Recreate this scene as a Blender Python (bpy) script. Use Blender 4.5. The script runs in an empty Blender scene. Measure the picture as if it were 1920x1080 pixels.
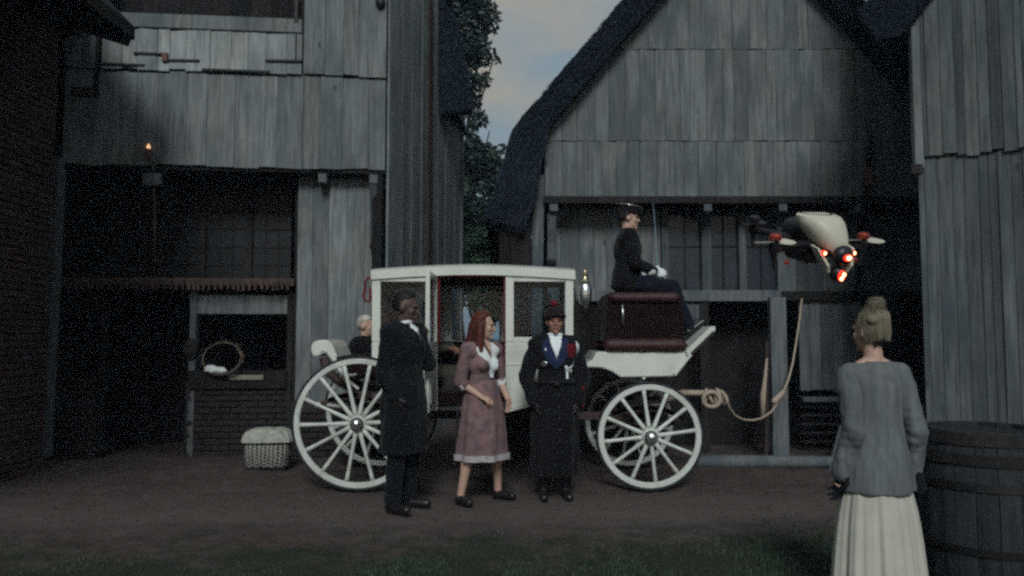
import bpy, bmesh, math, random
from mathutils import Vector, Matrix, noise
from mathutils.bvhtree import BVHTree

random.seed(7)
R = math.radians
sc = bpy.context.scene
COL = sc.collection

# ------------------------------------------------------------------ camera
HAZE = 0.0016                   # density of the dusk mist
F = 1420.0                      # focal length in pixels of the 1920 wide photograph
CAM_H = 1.45
PITCH = math.atan(90.0 / F)
cam_d = bpy.data.cameras.new('camera')
cam_d.sensor_width = 36.0
cam_d.lens = 36.0 * F / 1920.0
cam_d.clip_start = 0.05
cam_d.clip_end = 3000
cam = bpy.data.objects.new('camera', cam_d)
COL.objects.link(cam)
cam.location = (0, 0, CAM_H)
cam.rotation_euler = (R(90) + PITCH, 0, 0)
sc.camera = cam

# ------------------------------------------------------------------ sky, sun, exposure
SUN_EL, SUN_AZ = R(36), R(180)          # low soft light from behind and left of the camera
world = bpy.data.worlds.new('World'); sc.world = world
world.use_nodes = True
wn, wl = world.node_tree.nodes, world.node_tree.links
wn.clear()
w_out = wn.new('ShaderNodeOutputWorld'); w_bg = wn.new('ShaderNodeBackground')
w_sky = wn.new('ShaderNodeTexSky'); w_sky.sky_type = 'NISHITA'; w_sky.sun_disc = False
w_sky.sun_elevation = R(12); w_sky.sun_rotation = SUN_AZ
w_sky.air_density = 1.6; w_sky.dust_density = 2.0
w_co = wn.new('ShaderNodeTexCoord'); w_map = wn.new('ShaderNodeMapping')
w_map.inputs['Scale'].default_value = (2.2, 2.2, 4.5)
w_n1 = wn.new('ShaderNodeTexNoise'); w_n1.inputs['Scale'].default_value = 2.4; w_n1.inputs['Detail'].default_value = 6
w_n2 = wn.new('ShaderNodeTexNoise'); w_n2.inputs['Scale'].default_value = 0.9; w_n2.inputs['Detail'].default_value = 3
w_r1 = wn.new('ShaderNodeValToRGB')      # cloud colours: cool grey and dusk beige
w_r1.color_ramp.elements[0].position = 0.45; w_r1.color_ramp.elements[0].color = (1.08, 1.42, 1.66, 1)
w_r1.color_ramp.elements[1].position = 0.68; w_r1.color_ramp.elements[1].color = (1.85, 1.68, 1.38, 1)
w_mix = wn.new('ShaderNodeMix'); w_mix.data_type = 'RGBA'
w_r2 = wn.new('ShaderNodeValToRGB')
w_r2.color_ramp.elements[0].position = 0.25; w_r2.color_ramp.elements[0].color = (0.93, 0.93, 0.93, 1)
w_r2.color_ramp.elements[1].position = 0.7; w_r2.color_ramp.elements[1].color = (0.99, 0.99, 0.99, 1)
w_bg.inputs['Strength'].default_value = 0.135
wl.new(w_co.outputs['Generated'], w_map.inputs['Vector'])
wl.new(w_map.outputs[0], w_n1.inputs['Vector']); wl.new(w_map.outputs[0], w_n2.inputs['Vector'])
wl.new(w_n1.outputs[0], w_r1.inputs[0]); wl.new(w_n2.outputs[0], w_r2.inputs[0])
wl.new(w_r2.outputs[0], w_mix.inputs['Factor'])
wl.new(w_sky.outputs[0], w_mix.inputs['A']); wl.new(w_r1.outputs[0], w_mix.inputs['B'])
wl.new(w_mix.outputs['Result'], w_bg.inputs['Color']); wl.new(w_bg.outputs[0], w_out.inputs[0])

sun_d = bpy.data.lights.new('sun', 'SUN'); sun_d.energy = 1.4; sun_d.angle = R(18)
sun_d.color = (0.93, 0.985, 1.0)
sun = bpy.data.objects.new('sun', sun_d); COL.objects.link(sun)
_sd = Vector((math.sin(SUN_AZ) * math.cos(SUN_EL), math.cos(SUN_AZ) * math.cos(SUN_EL), math.sin(SUN_EL)))
sun.rotation_euler = _sd.to_track_quat('Z', 'Y').to_euler()
sun.location = _sd * 30
vs = sc.view_settings
vs.view_transform = 'Standard'; vs.look = 'None'; vs.exposure = 0.55; vs.gamma = 1.0
vs.use_curve_mapping = False
sc.render.engine = 'CYCLES'
sc.cycles.use_denoising = False        # leave the fine sensor-like grain of a dusk exposure
sc.cycles.use_adaptive_sampling = True; sc.cycles.adaptive_threshold = 0.04; sc.cycles.adaptive_min_samples = 28
sc.cycles.filter_width = 2.6
sc.cycles.max_bounces = 4
sc.cycles.transparent_max_bounces = 12

# ------------------------------------------------------------------ helpers
def at(u, v, Y):
    """point at depth Y that the photograph shows at pixel (u, v)"""
    dx = (u - 960.0) / F; dy = (540.0 - v) / F
    c, s = math.cos(PITCH), math.sin(PITCH)
    d = Vector((dx, c - dy * s, s + dy * c))
    return Vector((0, 0, CAM_H)) + d * (Y / d.y)

def wloc(o):
    p = Vector((0, 0, 0))
    while o is not None:
        p += o.location; o = o.parent
    return p

def new(name, me, mat=None, parent=None, loc=(0, 0, 0), rot=(0, 0, 0), world=False):
    o = bpy.data.objects.new(name, me); COL.objects.link(o)
    if mat is not None and me is not None and not me.materials:
        me.materials.append(mat)
    if parent is not None:
        o.parent = parent
    o.location = (Vector(loc) - wloc(parent)) if (world and parent is not None) else Vector(loc)
    o.rotation_euler = rot
    return o

def tag(o, label=None, cat=None, group=None, kind=None):
    if label: o['label'] = label
    if cat: o['category'] = cat
    if group: o['group'] = group
    if kind: o['kind'] = kind
    return o

def thing(name, label, cat, loc=(0, 0, 0), rz=0.0, group=None):
    o = bpy.data.objects.new(name, None); COL.objects.link(o)
    o.location = loc; o.rotation_euler = (0, 0, rz); o.empty_display_size = 0.2
    return tag(o, label, cat, group)

class MB:
    def __init__(self):
        self.v = []; self.f = []
    def add(self, vs_, fs_, M=None):
        b = len(self.v)
        self.v += [(M @ Vector(p)) if M is not None else Vector(p) for p in vs_]
        self.f += [tuple(i + b for i in f) for f in fs_]
        return self
    def box(self, c, s, M=None, ch=0.0):
        x, y, z = s[0] / 2, s[1] / 2, s[2] / 2
        T = Matrix.Translation(Vector(c))
        if M is not None: T = T @ M
        if ch <= 0:
            vv = [(i * x, j * y, k * z) for i in (-1, 1) for j in (-1, 1) for k in (-1, 1)]
            ff = [(0, 1, 3, 2), (4, 6, 7, 5), (0, 4, 5, 1), (2, 3, 7, 6), (0, 2, 6, 4), (1, 5, 7, 3)]
            return self.add(vv, ff, T)
        bm = bmesh.new(); bmesh.ops.create_cube(bm, size=1.0)
        for q in bm.verts: q.co = Vector((q.co.x * s[0], q.co.y * s[1], q.co.z * s[2]))
        bmesh.ops.bevel(bm, geom=bm.edges[:], offset=ch, segments=1, affect='EDGES')
        bm.verts.index_update()
        vv = [q.co.copy() for q in bm.verts]; ff = [tuple(q.index for q in f.verts) for f in bm.faces]
        bm.free()
        return self.add(vv, ff, T)
    def beam(self, a, b, w, d, up=(0, 0, 1), ch=0.006):
        a, b = Vector(a), Vector(b); z = (b - a); L = z.length; z = z / L
        u = Vector(up)
        if abs(z.dot(u)) > 0.95: u = Vector((0, 1, 0))
        x = u.cross(z).normalized(); y = z.cross(x)
        M = Matrix((x, y, z)).transposed()
        return self.box((a + b) / 2, (w, d, L), M.to_4x4(), ch)
    def tube(self, pts, rad, n=8, cap=True, flat=1.0, closed=False):
        pts = [Vector(p) for p in pts]; m = len(pts)
        if not hasattr(rad, '__len__'): rad = [rad] * m
        tans = []
        for i in range(m):
            if closed: t = pts[(i + 1) % m] - pts[i - 1]
            else: t = pts[min(i + 1, m - 1)] - pts[max(i - 1, 0)]
            tans.append(t.normalized() if t.length > 1e-9 else Vector((0, 0, 1)))
        u = Vector((0, 0, 1)) if abs(tans[0].z) < 0.9 else Vector((1, 0, 0))
        x = u.cross(tans[0]).normalized()
        vv = []
        for i in range(m):
            t = tans[i]; x = (x - t * x.dot(t))
            x = x.normalized() if x.length > 1e-6 else t.orthogonal().normalized()
            y = t.cross(x)
            for k in range(n):
                a = 2 * math.pi * k / n
                vv.append(pts[i] + (x * math.cos(a) + y * math.sin(a) * flat) * rad[i])
        ff = []
        for i in range(m if closed else m - 1):
            j = (i + 1) % m
            for k in range(n):
                k2 = (k + 1) % n
                ff.append((i * n + k, i * n + k2, j * n + k2, j * n + k))
        if cap and not closed:
            ff.append(tuple(reversed(range(n)))); ff.append(tuple((m - 1) * n + k for k in range(n)))
        return self.add(vv, ff)
    def cap(self, a, b, ra, rb, n=12):
        """tapered capsule"""
        a, b = Vector(a), Vector(b); d = (b - a)
        d = d.normalized() if d.length > 1e-6 else Vector((0, 0, 1))
        pts, rr = [], []
        for t in (-1.0, -0.92, -0.7, -0.38, 0.0):
            pts.append(a + d * (t * ra)); rr.append(max(ra * math.sqrt(max(0, 1 - t * t)), ra * 0.02))
        for t in (0.0, 0.38, 0.7, 0.92, 1.0):
            pts.append(b + d * (t * rb)); rr.append(max(rb * math.sqrt(max(0, 1 - t * t)), rb * 0.02))
        return self.tube(pts, rr, n)
    def ell(self, c, r, M=None, nu=16, nv=10):
        T = Matrix.Translation(Vector(c))
        if M is not None: T = T @ M.to_4x4()
        vv = [(0, 0, -r[2])]
        for j in range(1, nv):
            p = -math.pi / 2 + math.pi * j / nv
            for i in range(nu):
                a = 2 * math.pi * i / nu
                vv.append((r[0] * math.cos(p) * math.cos(a), r[1] * math.cos(p) * math.sin(a), r[2] * math.sin(p)))
        vv.append((0, 0, r[2])); L = len(vv) - 1
        ff = [(0, 1 + (i + 1) % nu, 1 + i) for i in range(nu)]
        for j in range(nv - 2):
            for i in range(nu):
                a = 1 + j * nu + i; b = 1 + j * nu + (i + 1) % nu
                ff.append((a, b, b + nu, a + nu))
        s = 1 + (nv - 2) * nu
        ff += [(s + i, s + (i + 1) % nu, L) for i in range(nu)]
        return self.add(vv, ff, T)
    def lathe(self, prof, n=24, M=None, fn=None, cap=True):
        vv = []
        for r_, z_ in prof:
            for i in range(n):
                a = 2 * math.pi * i / n
                q = fn(r_, z_, a) if fn else r_
                if hasattr(q, '__len__'): vv.append(q)
                else: vv.append((q * math.cos(a), q * math.sin(a), z_))
        ff = []
        for j in range(len(prof) - 1):
            for i in range(n):
                i2 = (i + 1) % n
                ff.append((j * n + i, j * n + i2, (j + 1) * n + i2, (j + 1) * n + i))
        if cap:
            ff.append(tuple(reversed(range(n)))); ff.append(tuple((len(prof) - 1) * n + i for i in range(n)))
        return self.add(vv, ff, M)
    def prism(self, poly, f0, f1):
        n = len(poly)
        vv = [f0(p) for p in poly] + [f1(p) for p in poly]
        ff = [tuple(range(n)), tuple(range(2 * n - 1, n - 1, -1))]
        ff += [(i, (i + 1) % n, n + (i + 1) % n, n + i) for i in range(n)]
        return self.add(vv, ff)
    def mesh(self, name='m', smooth=False, angle=None, bevel=0.0):
        me = bpy.data.meshes.new(name)
        me.from_pydata([tuple(p) for p in self.v], [], self.f)
        bm = bmesh.new(); bm.from_mesh(me)
        bmesh.ops.recalc_face_normals(bm, faces=bm.faces[:])
        if bevel > 0:
            es = [e for e in bm.edges if len(e.link_faces) == 2 and e.calc_face_angle(0) > R(40)]
            bmesh.ops.bevel(bm, geom=es, offset=bevel, segments=2, affect='EDGES', clamp_overlap=True)
        for f in bm.faces: f.smooth = bool(smooth)
        if smooth and angle:
            for e in bm.edges:
                if len(e.link_faces) == 2 and e.calc_face_angle(0) > R(angle): e.smooth = False
        bm.to_mesh(me); bm.free(); me.update()
        return me

TMP = bpy.data.scenes.new('workshop')     # only used while shapes are grown, removed at the end
def remesh(mb, voxel=0.008, smooth=3, amp=0.0, freq=6.0, seed=0.0, stretch=(1, 1, 1)):
    """one continuous surface grown round the shapes of mb"""
    me = mb.mesh('tmp')
    o = bpy.data.objects.new('tmp', me); TMP.collection.objects.link(o)
    m = o.modifiers.new('r', 'REMESH'); m.mode = 'VOXEL'; m.voxel_size = voxel
    if smooth:
        s = o.modifiers.new('s', 'SMOOTH'); s.iterations = smooth; s.factor = 0.5
    with bpy.context.temp_override(scene=TMP, view_layer=TMP.view_layers[0]):
        dg = bpy.context.evaluated_depsgraph_get(); dg.update()
        out = bpy.data.meshes.new_from_object(o.evaluated_get(dg))
    bpy.data.objects.remove(o); bpy.data.meshes.remove(me)
    out.materials.clear()
    if amp:
        nrm = [v.normal.copy() for v in out.vertices]
        for v, vn in zip(out.vertices, nrm):
            p = Vector((v.co.x * stretch[0], v.co.y * stretch[1], v.co.z * stretch[2])) * freq + Vector((seed, seed * 2, seed * 3))
            v.co += vn * amp * noise.fractal(p, 0.8, 2.1, 3)
    out.polygons.foreach_set('use_smooth', [True] * len(out.polygons))
    out.update()
    return out

# ------------------------------------------------------------------ materials
class NT:
    def __init__(self, name):
        self.m = bpy.data.materials.new(name); self.m.use_nodes = True
        self.n = self.m.node_tree.nodes; self.l = self.m.node_tree.links
        self.b = self.n['Principled BSDF']
    def node(self, t, **kw):
        x = self.n.new(t)
        for k, v in kw.items(): setattr(x, k, v)
        return x
    def link(self, a, b): self.l.new(a, b)
    def coords(self, scale=(1, 1, 1), rand=True, kind='Object'):
        tc = self.node('ShaderNodeTexCoord'); out = tc.outputs[kind]
        if rand:
            oi = self.node('ShaderNodeObjectInfo')
            mu = self.node('ShaderNodeMath', operation='MULTIPLY'); mu.inputs[1].default_value = 37.0
            self.link(oi.outputs['Random'], mu.inputs[0])
            ad = self.node('ShaderNodeVectorMath', operation='ADD')
            self.link(out, ad.inputs[0]); self.link(mu.outputs[0], ad.inputs[1]); out = ad.outputs[0]
        mp = self.node('ShaderNodeMapping'); mp.inputs['Scale'].default_value = scale
        self.link(out, mp.inputs['Vector'])
        return mp.outputs[0]
    def noise(self, vec, scale, detail=4, rough=0.55):
        x = self.node('ShaderNodeTexNoise'); x.inputs['Scale'].default_value = scale
        x.inputs['Detail'].default_value = detail; x.inputs['Roughness'].default_value = rough
        self.link(vec, x.inputs['Vector']); return x.outputs[0]
    def ramp(self, fac, stops):
        r = self.node('ShaderNodeValToRGB'); e = r.color_ramp.elements
        while len(e) < len(stops): e.new(0.5)
        for i, (p, c) in enumerate(stops):
            e[i].position = p; e[i].color = (*c, 1) if len(c) == 3 else c
        self.link(fac, r.inputs[0]); return r.outputs[0]
    def mix(self, a, b, fac, mode='MIX'):
        x = self.node('ShaderNodeMix', data_type='RGBA', blend_type=mode)
        for s, k in ((a, 'A'), (b, 'B')):
            if isinstance(s, tuple): x.inputs[k].default_value = (*s, 1)
            else: self.link(s, x.inputs[k])
        if isinstance(fac, float): x.inputs['Factor'].default_value = fac
        else: self.link(fac, x.inputs['Factor'])
        return x.outputs['Result']
    def bump(self, h, strength=0.3, dist=0.01):
        b = self.node('ShaderNodeBump'); b.inputs['Strength'].default_value = strength
        b.inputs['Distance'].default_value = dist
        self.link(h, b.inputs['Height']); self.link(b.outputs[0], self.b.inputs['Normal'])
    def col(self, c):
        if isinstance(c, tuple): self.b.inputs['Base Color'].default_value = (*c, 1)
        else: self.link(c, self.b.inputs['Base Color'])
    def set(self, **kw):
        for k, v in kw.items(): self.b.inputs[k.replace('_', ' ')].default_value = v
        return self

def g(c, k): return tuple(x * k for x in c)

def mat_wood(name, base, var=0.45, streak=0.55, rough=0.85, tint=None):
    t = NT(name)
    v = t.coords((1, 1, 1))
    def stretched(k):
        st = t.node('ShaderNodeMapping'); st.inputs['Scale'].default_value = (1, 1, k); t.link(v, st.inputs['Vector']); return st.outputs[0]
    fine = t.noise(stretched(0.03), 70, 4, 0.65)
    mid = t.noise(stretched(0.09), 20, 5, 0.65)
    pale = t.noise(stretched(0.06), 11, 5, 0.7)
    big = t.noise(stretched(0.5), 1.9, 5, 0.65)
    c1 = t.ramp(fine, [(0.36, g(base, 1 - streak)), (0.5, base), (0.64, g(base, 1.45))])
    c2 = t.ramp(mid, [(0.36, g(base, 0.5)), (0.5, base), (0.64, g(base, 1.4))])
    c = t.mix(c1, c2, 0.55)
    c = t.mix(c, g(base, 1.5), t.ramp(pale, [(0.56, (0, 0, 0)), (0.72, (0.75, 0.75, 0.75))]))
    tn = tint or (base[0] * 0.50, base[1] * 0.56, base[2] * 0.60)
    c = t.mix(c, t.mix(c, tn, 0.7), t.ramp(big, [(0.45, (0, 0, 0)), (0.62, (1, 1, 1))]))
    warm = t.noise(stretched(0.35), 2.7, 5, 0.7)
    c = t.mix(c, t.mix(c, (1.04, 0.97, 0.90), 1.0, 'MULTIPLY'), t.ramp(warm, [(0.46, (0, 0, 0)), (0.60, (1, 1, 1))]))       # brown patches
    vo = t.node('ShaderNodeTexVoronoi'); vo.inputs['Scale'].default_value = 3.1; t.link(stretched(0.45), vo.inputs['Vector'])
    c = t.mix(c, g(base, 0.3), t.ramp(vo.outputs['Distance'], [(0.03, (0.9, 0.9, 0.9)), (0.085, (0, 0, 0))]))       # knots
    oi = t.node('ShaderNodeObjectInfo')
    rv = t.ramp(oi.outputs['Random'], [(0.0, (1 - var,) * 3), (0.5, (1, 1, 1.0)), (1.0, (1 + var, 1 + var, 1 + var * 0.9))])
    c = t.mix(c, rv, 1.0, 'MULTIPLY')
    t.col(c); t.set(Roughness=rough)
    t.b.inputs['Specular IOR Level'].default_value = 0.2
    t.bump(t.mix(fine, mid, 0.5), 0.55, 0.012)
    return t.m

def mat_plain(name, base, rough=0.6, var=0.12, scale=8.0, metal=0.0, bump=0.15, spec=0.4, dirt=None, coat=0.0, bd=0.004):
    t = NT(name); v = t.coords((1, 1, 1))
    a = t.noise(v, scale, 5, 0.6)
    c = t.ramp(a, [(0.25, g(base, 1 - var)), (0.75, g(base, 1 + var))])
    if dirt:
        d = t.noise(v, scale * 0.45, 6, 0.7)
        m = t.ramp(d, [(0.5, (0, 0, 0)), (0.72, (0.75, 0.75, 0.75))])
        c = t.mix(c, dirt, m)
    t.col(c); t.set(Roughness=rough, Metallic=metal)
    t.b.inputs['Specular IOR Level'].default_value = spec
    t.b.inputs['Coat Weight'].default_value = coat
    if bump: t.bump(t.noise(v, scale * 6, 3), bump, bd)
    return t.m

def mat_cloth(name, base, var=0.2, fine=260.0, rough=0.95, tint=None):
    t = NT(name); v = t.coords((1, 1, 1))
    a = t.noise(v, 5.0, 5, 0.6); b = t.noise(v, fine, 2, 0.5)
    c = t.ramp(a, [(0.3, g(base, 1 - var)), (0.7, g(base, 1 + var))])
    if tint: c = t.mix(c, tint, t.ramp(t.noise(v, 14.0, 3), [(0.5, (0, 0, 0)), (0.58, (0.8, 0.8, 0.8))]))
    t.col(c); t.set(Roughness=rough); t.b.inputs['Specular IOR Level'].default_value = 0.135
    t.b.inputs['Sheen Weight'].default_value = 0.05
    t.bump(b, 0.35, 0.003)
    return t.m

def mat_emit(name, col, strength, base=(0.05, 0.01, 0.01)):
    t = NT(name); t.col(base); t.b.inputs['Emission Color'].default_value = (*col, 1)
    t.b.inputs['Emission Strength'].default_value = strength
    return t.m

def mat_glass(name, tint=(0.75, 0.82, 0.85)):
    t = NT(name)
    tr = t.node('ShaderNodeBsdfTransparent'); tr.inputs[0].default_value = (*tint, 1)
    gl = t.node('ShaderNodeBsdfGlossy'); gl.inputs['Roughness'].default_value = 0.08
    fr = t.node('ShaderNodeFresnel'); fr.inputs['IOR'].default_value = 1.4
    mx = t.node('ShaderNodeMixShader')
    t.link(fr.outputs[0], mx.inputs[0]); t.link(tr.outputs[0], mx.inputs[1]); t.link(gl.outputs[0], mx.inputs[2])
    t.link(mx.outputs[0], t.n['Material Output'].inputs['Surface'])
    return t.m

M = {}
M['board'] = mat_wood('weathered_board', (0.168, 0.184, 0.190), 0.2, 0.5)
M['board_pale'] = mat_wood('bleached_board', (0.245, 0.266, 0.268), 0.22, 0.45)
M['board_barn'] = mat_wood('barn_board', (0.138, 0.150, 0.155), 0.14, 0.45)
M['board_shed'] = mat_wood('shed_board', (0.080, 0.090, 0.097), 0.35, 0.6)
M['board_dark'] = mat_wood('tarred_board', (0.014, 0.0125, 0.013), 0.4)  # near-black tone carries the shade of recesses and backing walls
M['beam'] = mat_wood('grey_beam', (0.108, 0.119, 0.128), 0.25)
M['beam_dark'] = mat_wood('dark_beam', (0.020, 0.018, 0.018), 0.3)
M['beam_brown'] = mat_wood('brown_beam', (0.06, 0.042, 0.036), 0.3)
M['black_void'] = mat_plain('soot', (0.010, 0.009, 0.009), 1.0, 0.3, bump=0)  # plain black: shade inside the barn openings given as a wall colour
M['iron'] = mat_plain('iron', (0.022, 0.021, 0.022), 0.55, 0.3, 14, 0.6)
M['thatch'] = mat_wood('old_thatch', (0.019, 0.026, 0.038), 0.2, 0.5, 0.95)
M['straw'] = mat_wood('straw_ends', (0.024, 0.031, 0.043), 0.3)
M['white'] = mat_plain('white_coach_paint', (0.62, 0.64, 0.575), 0.32, 0.06, 5, bump=0.03, dirt=(0.43, 0.44, 0.40), coat=0.25)
M['white_wheel'] = mat_plain('white_wheel_paint', (0.56, 0.585, 0.535), 0.4, 0.08, 9, bump=0.05, dirt=(0.27, 0.255, 0.22), coat=0.1)
M['rust'] = mat_plain('brown_iron', (0.045, 0.028, 0.024), 0.7, 0.3, 14)
M['maroon'] = mat_plain('maroon_leather', (0.036, 0.010, 0.010), 0.6, 0.3, 9, bump=0.3)
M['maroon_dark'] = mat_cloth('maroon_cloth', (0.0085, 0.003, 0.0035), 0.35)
M['red'] = mat_cloth('red_braid', (0.12, 0.010, 0.016))
M['brass'] = mat_plain('tarnished_brass', (0.55, 0.47, 0.30), 0.3, 0.2, 14, 0.95)
M['silver'] = mat_plain('silver_metal', (0.72, 0.74, 0.74), 0.25, 0.12, 14, 0.95)
M['rubber'] = mat_plain('black_tyre', (0.014, 0.015, 0.02), 0.8, 0.2)
M['glass'] = mat_glass('window_glass')
M['glass_black'] = mat_plain('black_pane', (0.009, 0.010, 0.012), 0.4, 0.35, 6, spec=0.25, bump=0.05)
M['glass_dark'] = mat_plain('dim_pane', (0.022, 0.028, 0.038), 0.25, 0.35, 6, spec=0.5, bump=0.05)
M['rope'] = mat_plain('hemp_rope', (0.36, 0.29, 0.225), 0.95, 0.25, 30, bump=0.5)
M['barrel_wood'] = mat_wood('barrel_oak', (0.028, 0.033, 0.039), 0.25, 0.5)
M['hair_pale'] = mat_wood('pale_hair', (0.27, 0.24, 0.17), 0.2, 0.4, 0.55)
M['straw_bit'] = mat_plain('straw_bit', (0.10, 0.085, 0.06), 0.9, 0.4, 20)
M['wicker'] = mat_plain('pale_wicker', (0.34, 0.35, 0.30), 0.9, 0.35, 22, bump=0.5, dirt=(0.12, 0.10, 0.09))
M['wicker_body'] = mat_plain('worn_wicker', (0.22, 0.21, 0.19), 0.9, 0.4, 22, bump=0.5, dirt=(0.06, 0.05, 0.05))
M['twig'] = mat_plain('dry_twig', (0.11, 0.085, 0.065), 0.95, 0.3, 20)
M['linen'] = mat_cloth('white_linen', (0.62, 0.64, 0.62), 0.08)
M['cotton'] = mat_cloth('white_cotton', (0.68, 0.72, 0.73), 0.06)
M['black_wool'] = mat_cloth('black_wool', (0.0062, 0.006, 0.0072), 0.3)
M['ink_wool'] = mat_cloth('ink_blue_wool', (0.006, 0.0065, 0.0095), 0.3)
M['navy'] = mat_cloth('navy_wool', (0.016, 0.024, 0.06), 0.25)
M['blue_cloth'] = mat_cloth('blue_rug', (0.007, 0.009, 0.017), 0.25)
M['mauve'] = mat_cloth('mauve_print', (0.175, 0.108, 0.106), 0.3, tint=(0.115, 0.082, 0.095))
M['grey_knit'] = mat_wood('grey_knit', (0.125, 0.136, 0.142), 0.1, 0.3, 0.95, tint=(0.10, 0.11, 0.115))
M['cream'] = mat_cloth('cream_skirt', (0.44, 0.43, 0.37), 0.1)
M['olive'] = mat_cloth('drab_coat', (0.06, 0.055, 0.045), 0.25)
M['hem'] = mat_cloth('faded_trim', (0.36, 0.33, 0.335), 0.15)
M['scarf'] = mat_cloth('pale_scarf', (0.20, 0.19, 0.15), 0.2)
M['skin'] = mat_plain('skin_fair', (0.46, 0.29, 0.22), 0.55, 0.08, 12, bump=0.05)
M['skin_tan'] = mat_plain('skin_tan', (0.27, 0.13, 0.085), 0.55, 0.08, 12, bump=0.05)
M['skin_dark'] = mat_plain('skin_deep', (0.085, 0.05, 0.042), 0.5, 0.1, 12, bump=0.05)
M['eye'] = mat_plain('eye_dark', (0.02, 0.018, 0.018), 0.2, 0.1)
M['lip'] = mat_plain('lip', (0.30, 0.12, 0.11), 0.5, 0.1)
M['hair_red'] = mat_wood('auburn_hair', (0.065, 0.018, 0.013), 0.2, 0.6, 0.5)
M['hair_ash'] = mat_wood('ash_blond_hair', (0.17, 0.142, 0.098), 0.3, 0.6, 0.55)
M['hair_black'] = mat_wood('black_hair', (0.014, 0.012, 0.012), 0.2, 0.5, 0.5)
M['hair_white'] = mat_wood('white_hair', (0.42, 0.40, 0.36), 0.2, 0.4, 0.6)
M['leather_black'] = mat_plain('black_leather', (0.012, 0.011, 0.012), 0.35, 0.2, 12)
M['felt'] = mat_cloth('black_felt', (0.016, 0.011, 0.012), 0.2)
M['plastic_white'] = mat_plain('drone_white', (0.50, 0.47, 0.38), 0.45, 0.10, 10, bump=0.02, dirt=(0.33, 0.31, 0.25))
M['plastic_black'] = mat_plain('drone_black', (0.012, 0.011, 0.014), 0.4, 0.2, 10, bump=0.02)
M['red_metal'] = mat_plain('red_motor', (0.30, 0.05, 0.035), 0.35, 0.1, 10, 0.6)
M['lamp_red'] = mat_emit('red_lamp', (1.0, 0.03, 0.01), 1.3)
M['lamp_hot'] = mat_emit('red_lamp_core', (1.0, 0.40, 0.18), 5.0)
M['lamp_dim'] = mat_emit('red_lamp_dim', (1.0, 0.02, 0.02), 0.06)
M['flame'] = mat_emit('flame', (1.0, 0.55, 0.28), 0.75)
M['candle'] = mat_plain('candle_holder', (0.12, 0.05, 0.035), 0.6)
M['mortar'] = mat_plain('mortar', (0.035, 0.030, 0.028), 0.95, 0.3, 20, bump=0.5)

def _brick():
    t = NT('dark_brick'); v = t.coords((1, 1, 1))
    oi = t.node('ShaderNodeObjectInfo')
    c = t.ramp(oi.outputs['Random'], [(0.0, (0.036, 0.022, 0.02)), (0.4, (0.055, 0.03, 0.027)), (0.75, (0.075, 0.040, 0.034)), (1.0, (0.045, 0.036, 0.036))])
    c = t.mix(c, (0.02, 0.018, 0.018), t.ramp(t.noise(v, 14, 5), [(0.5, (0, 0, 0)), (0.75, (0.8, 0.8, 0.8))]))
    t.col(c); t.set(Roughness=0.92); t.bump(t.noise(v, 60, 4), 0.6, 0.006)
    return t.m
M['brick'] = _brick()

def _brick2():  # darker copy of the brick, porch and jetty shade put into its colours
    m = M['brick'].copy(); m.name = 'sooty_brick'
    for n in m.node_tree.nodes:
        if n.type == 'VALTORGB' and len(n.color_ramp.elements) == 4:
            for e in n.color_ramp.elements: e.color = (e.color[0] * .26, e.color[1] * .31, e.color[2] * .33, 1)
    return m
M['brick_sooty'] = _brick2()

def _leaf(name, a, b, rough=0.55, spec=0.3):
    t = NT(name)
    gm = t.node('ShaderNodeNewGeometry')
    c = t.ramp(gm.outputs['Random Per Island'], [(0.0, a), (1.0, b)])
    t.col(c); t.set(Roughness=rough); t.b.inputs['Specular IOR Level'].default_value = spec
    return t.m
M['leaf'] = _leaf('oak_leaf', (0.012, 0.024, 0.020), (0.036, 0.060, 0.045))
M['leaf_bush'] = _leaf('bush_leaf', (0.02, 0.05, 0.026), (0.05, 0.115, 0.055))
M['grass'] = _leaf('grass_blade', (0.022, 0.036, 0.022), (0.05, 0.075, 0.046))
M['straw'] = _leaf('straw_ends', (0.008, 0.012, 0.020), (0.022, 0.028, 0.037), 1.0, 0.02)
M['litter'] = _leaf('litter', (0.022, 0.018, 0.016), (0.06, 0.05, 0.045))
M['bark'] = mat_wood('bark', (0.035, 0.03, 0.028), 0.2)

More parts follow.
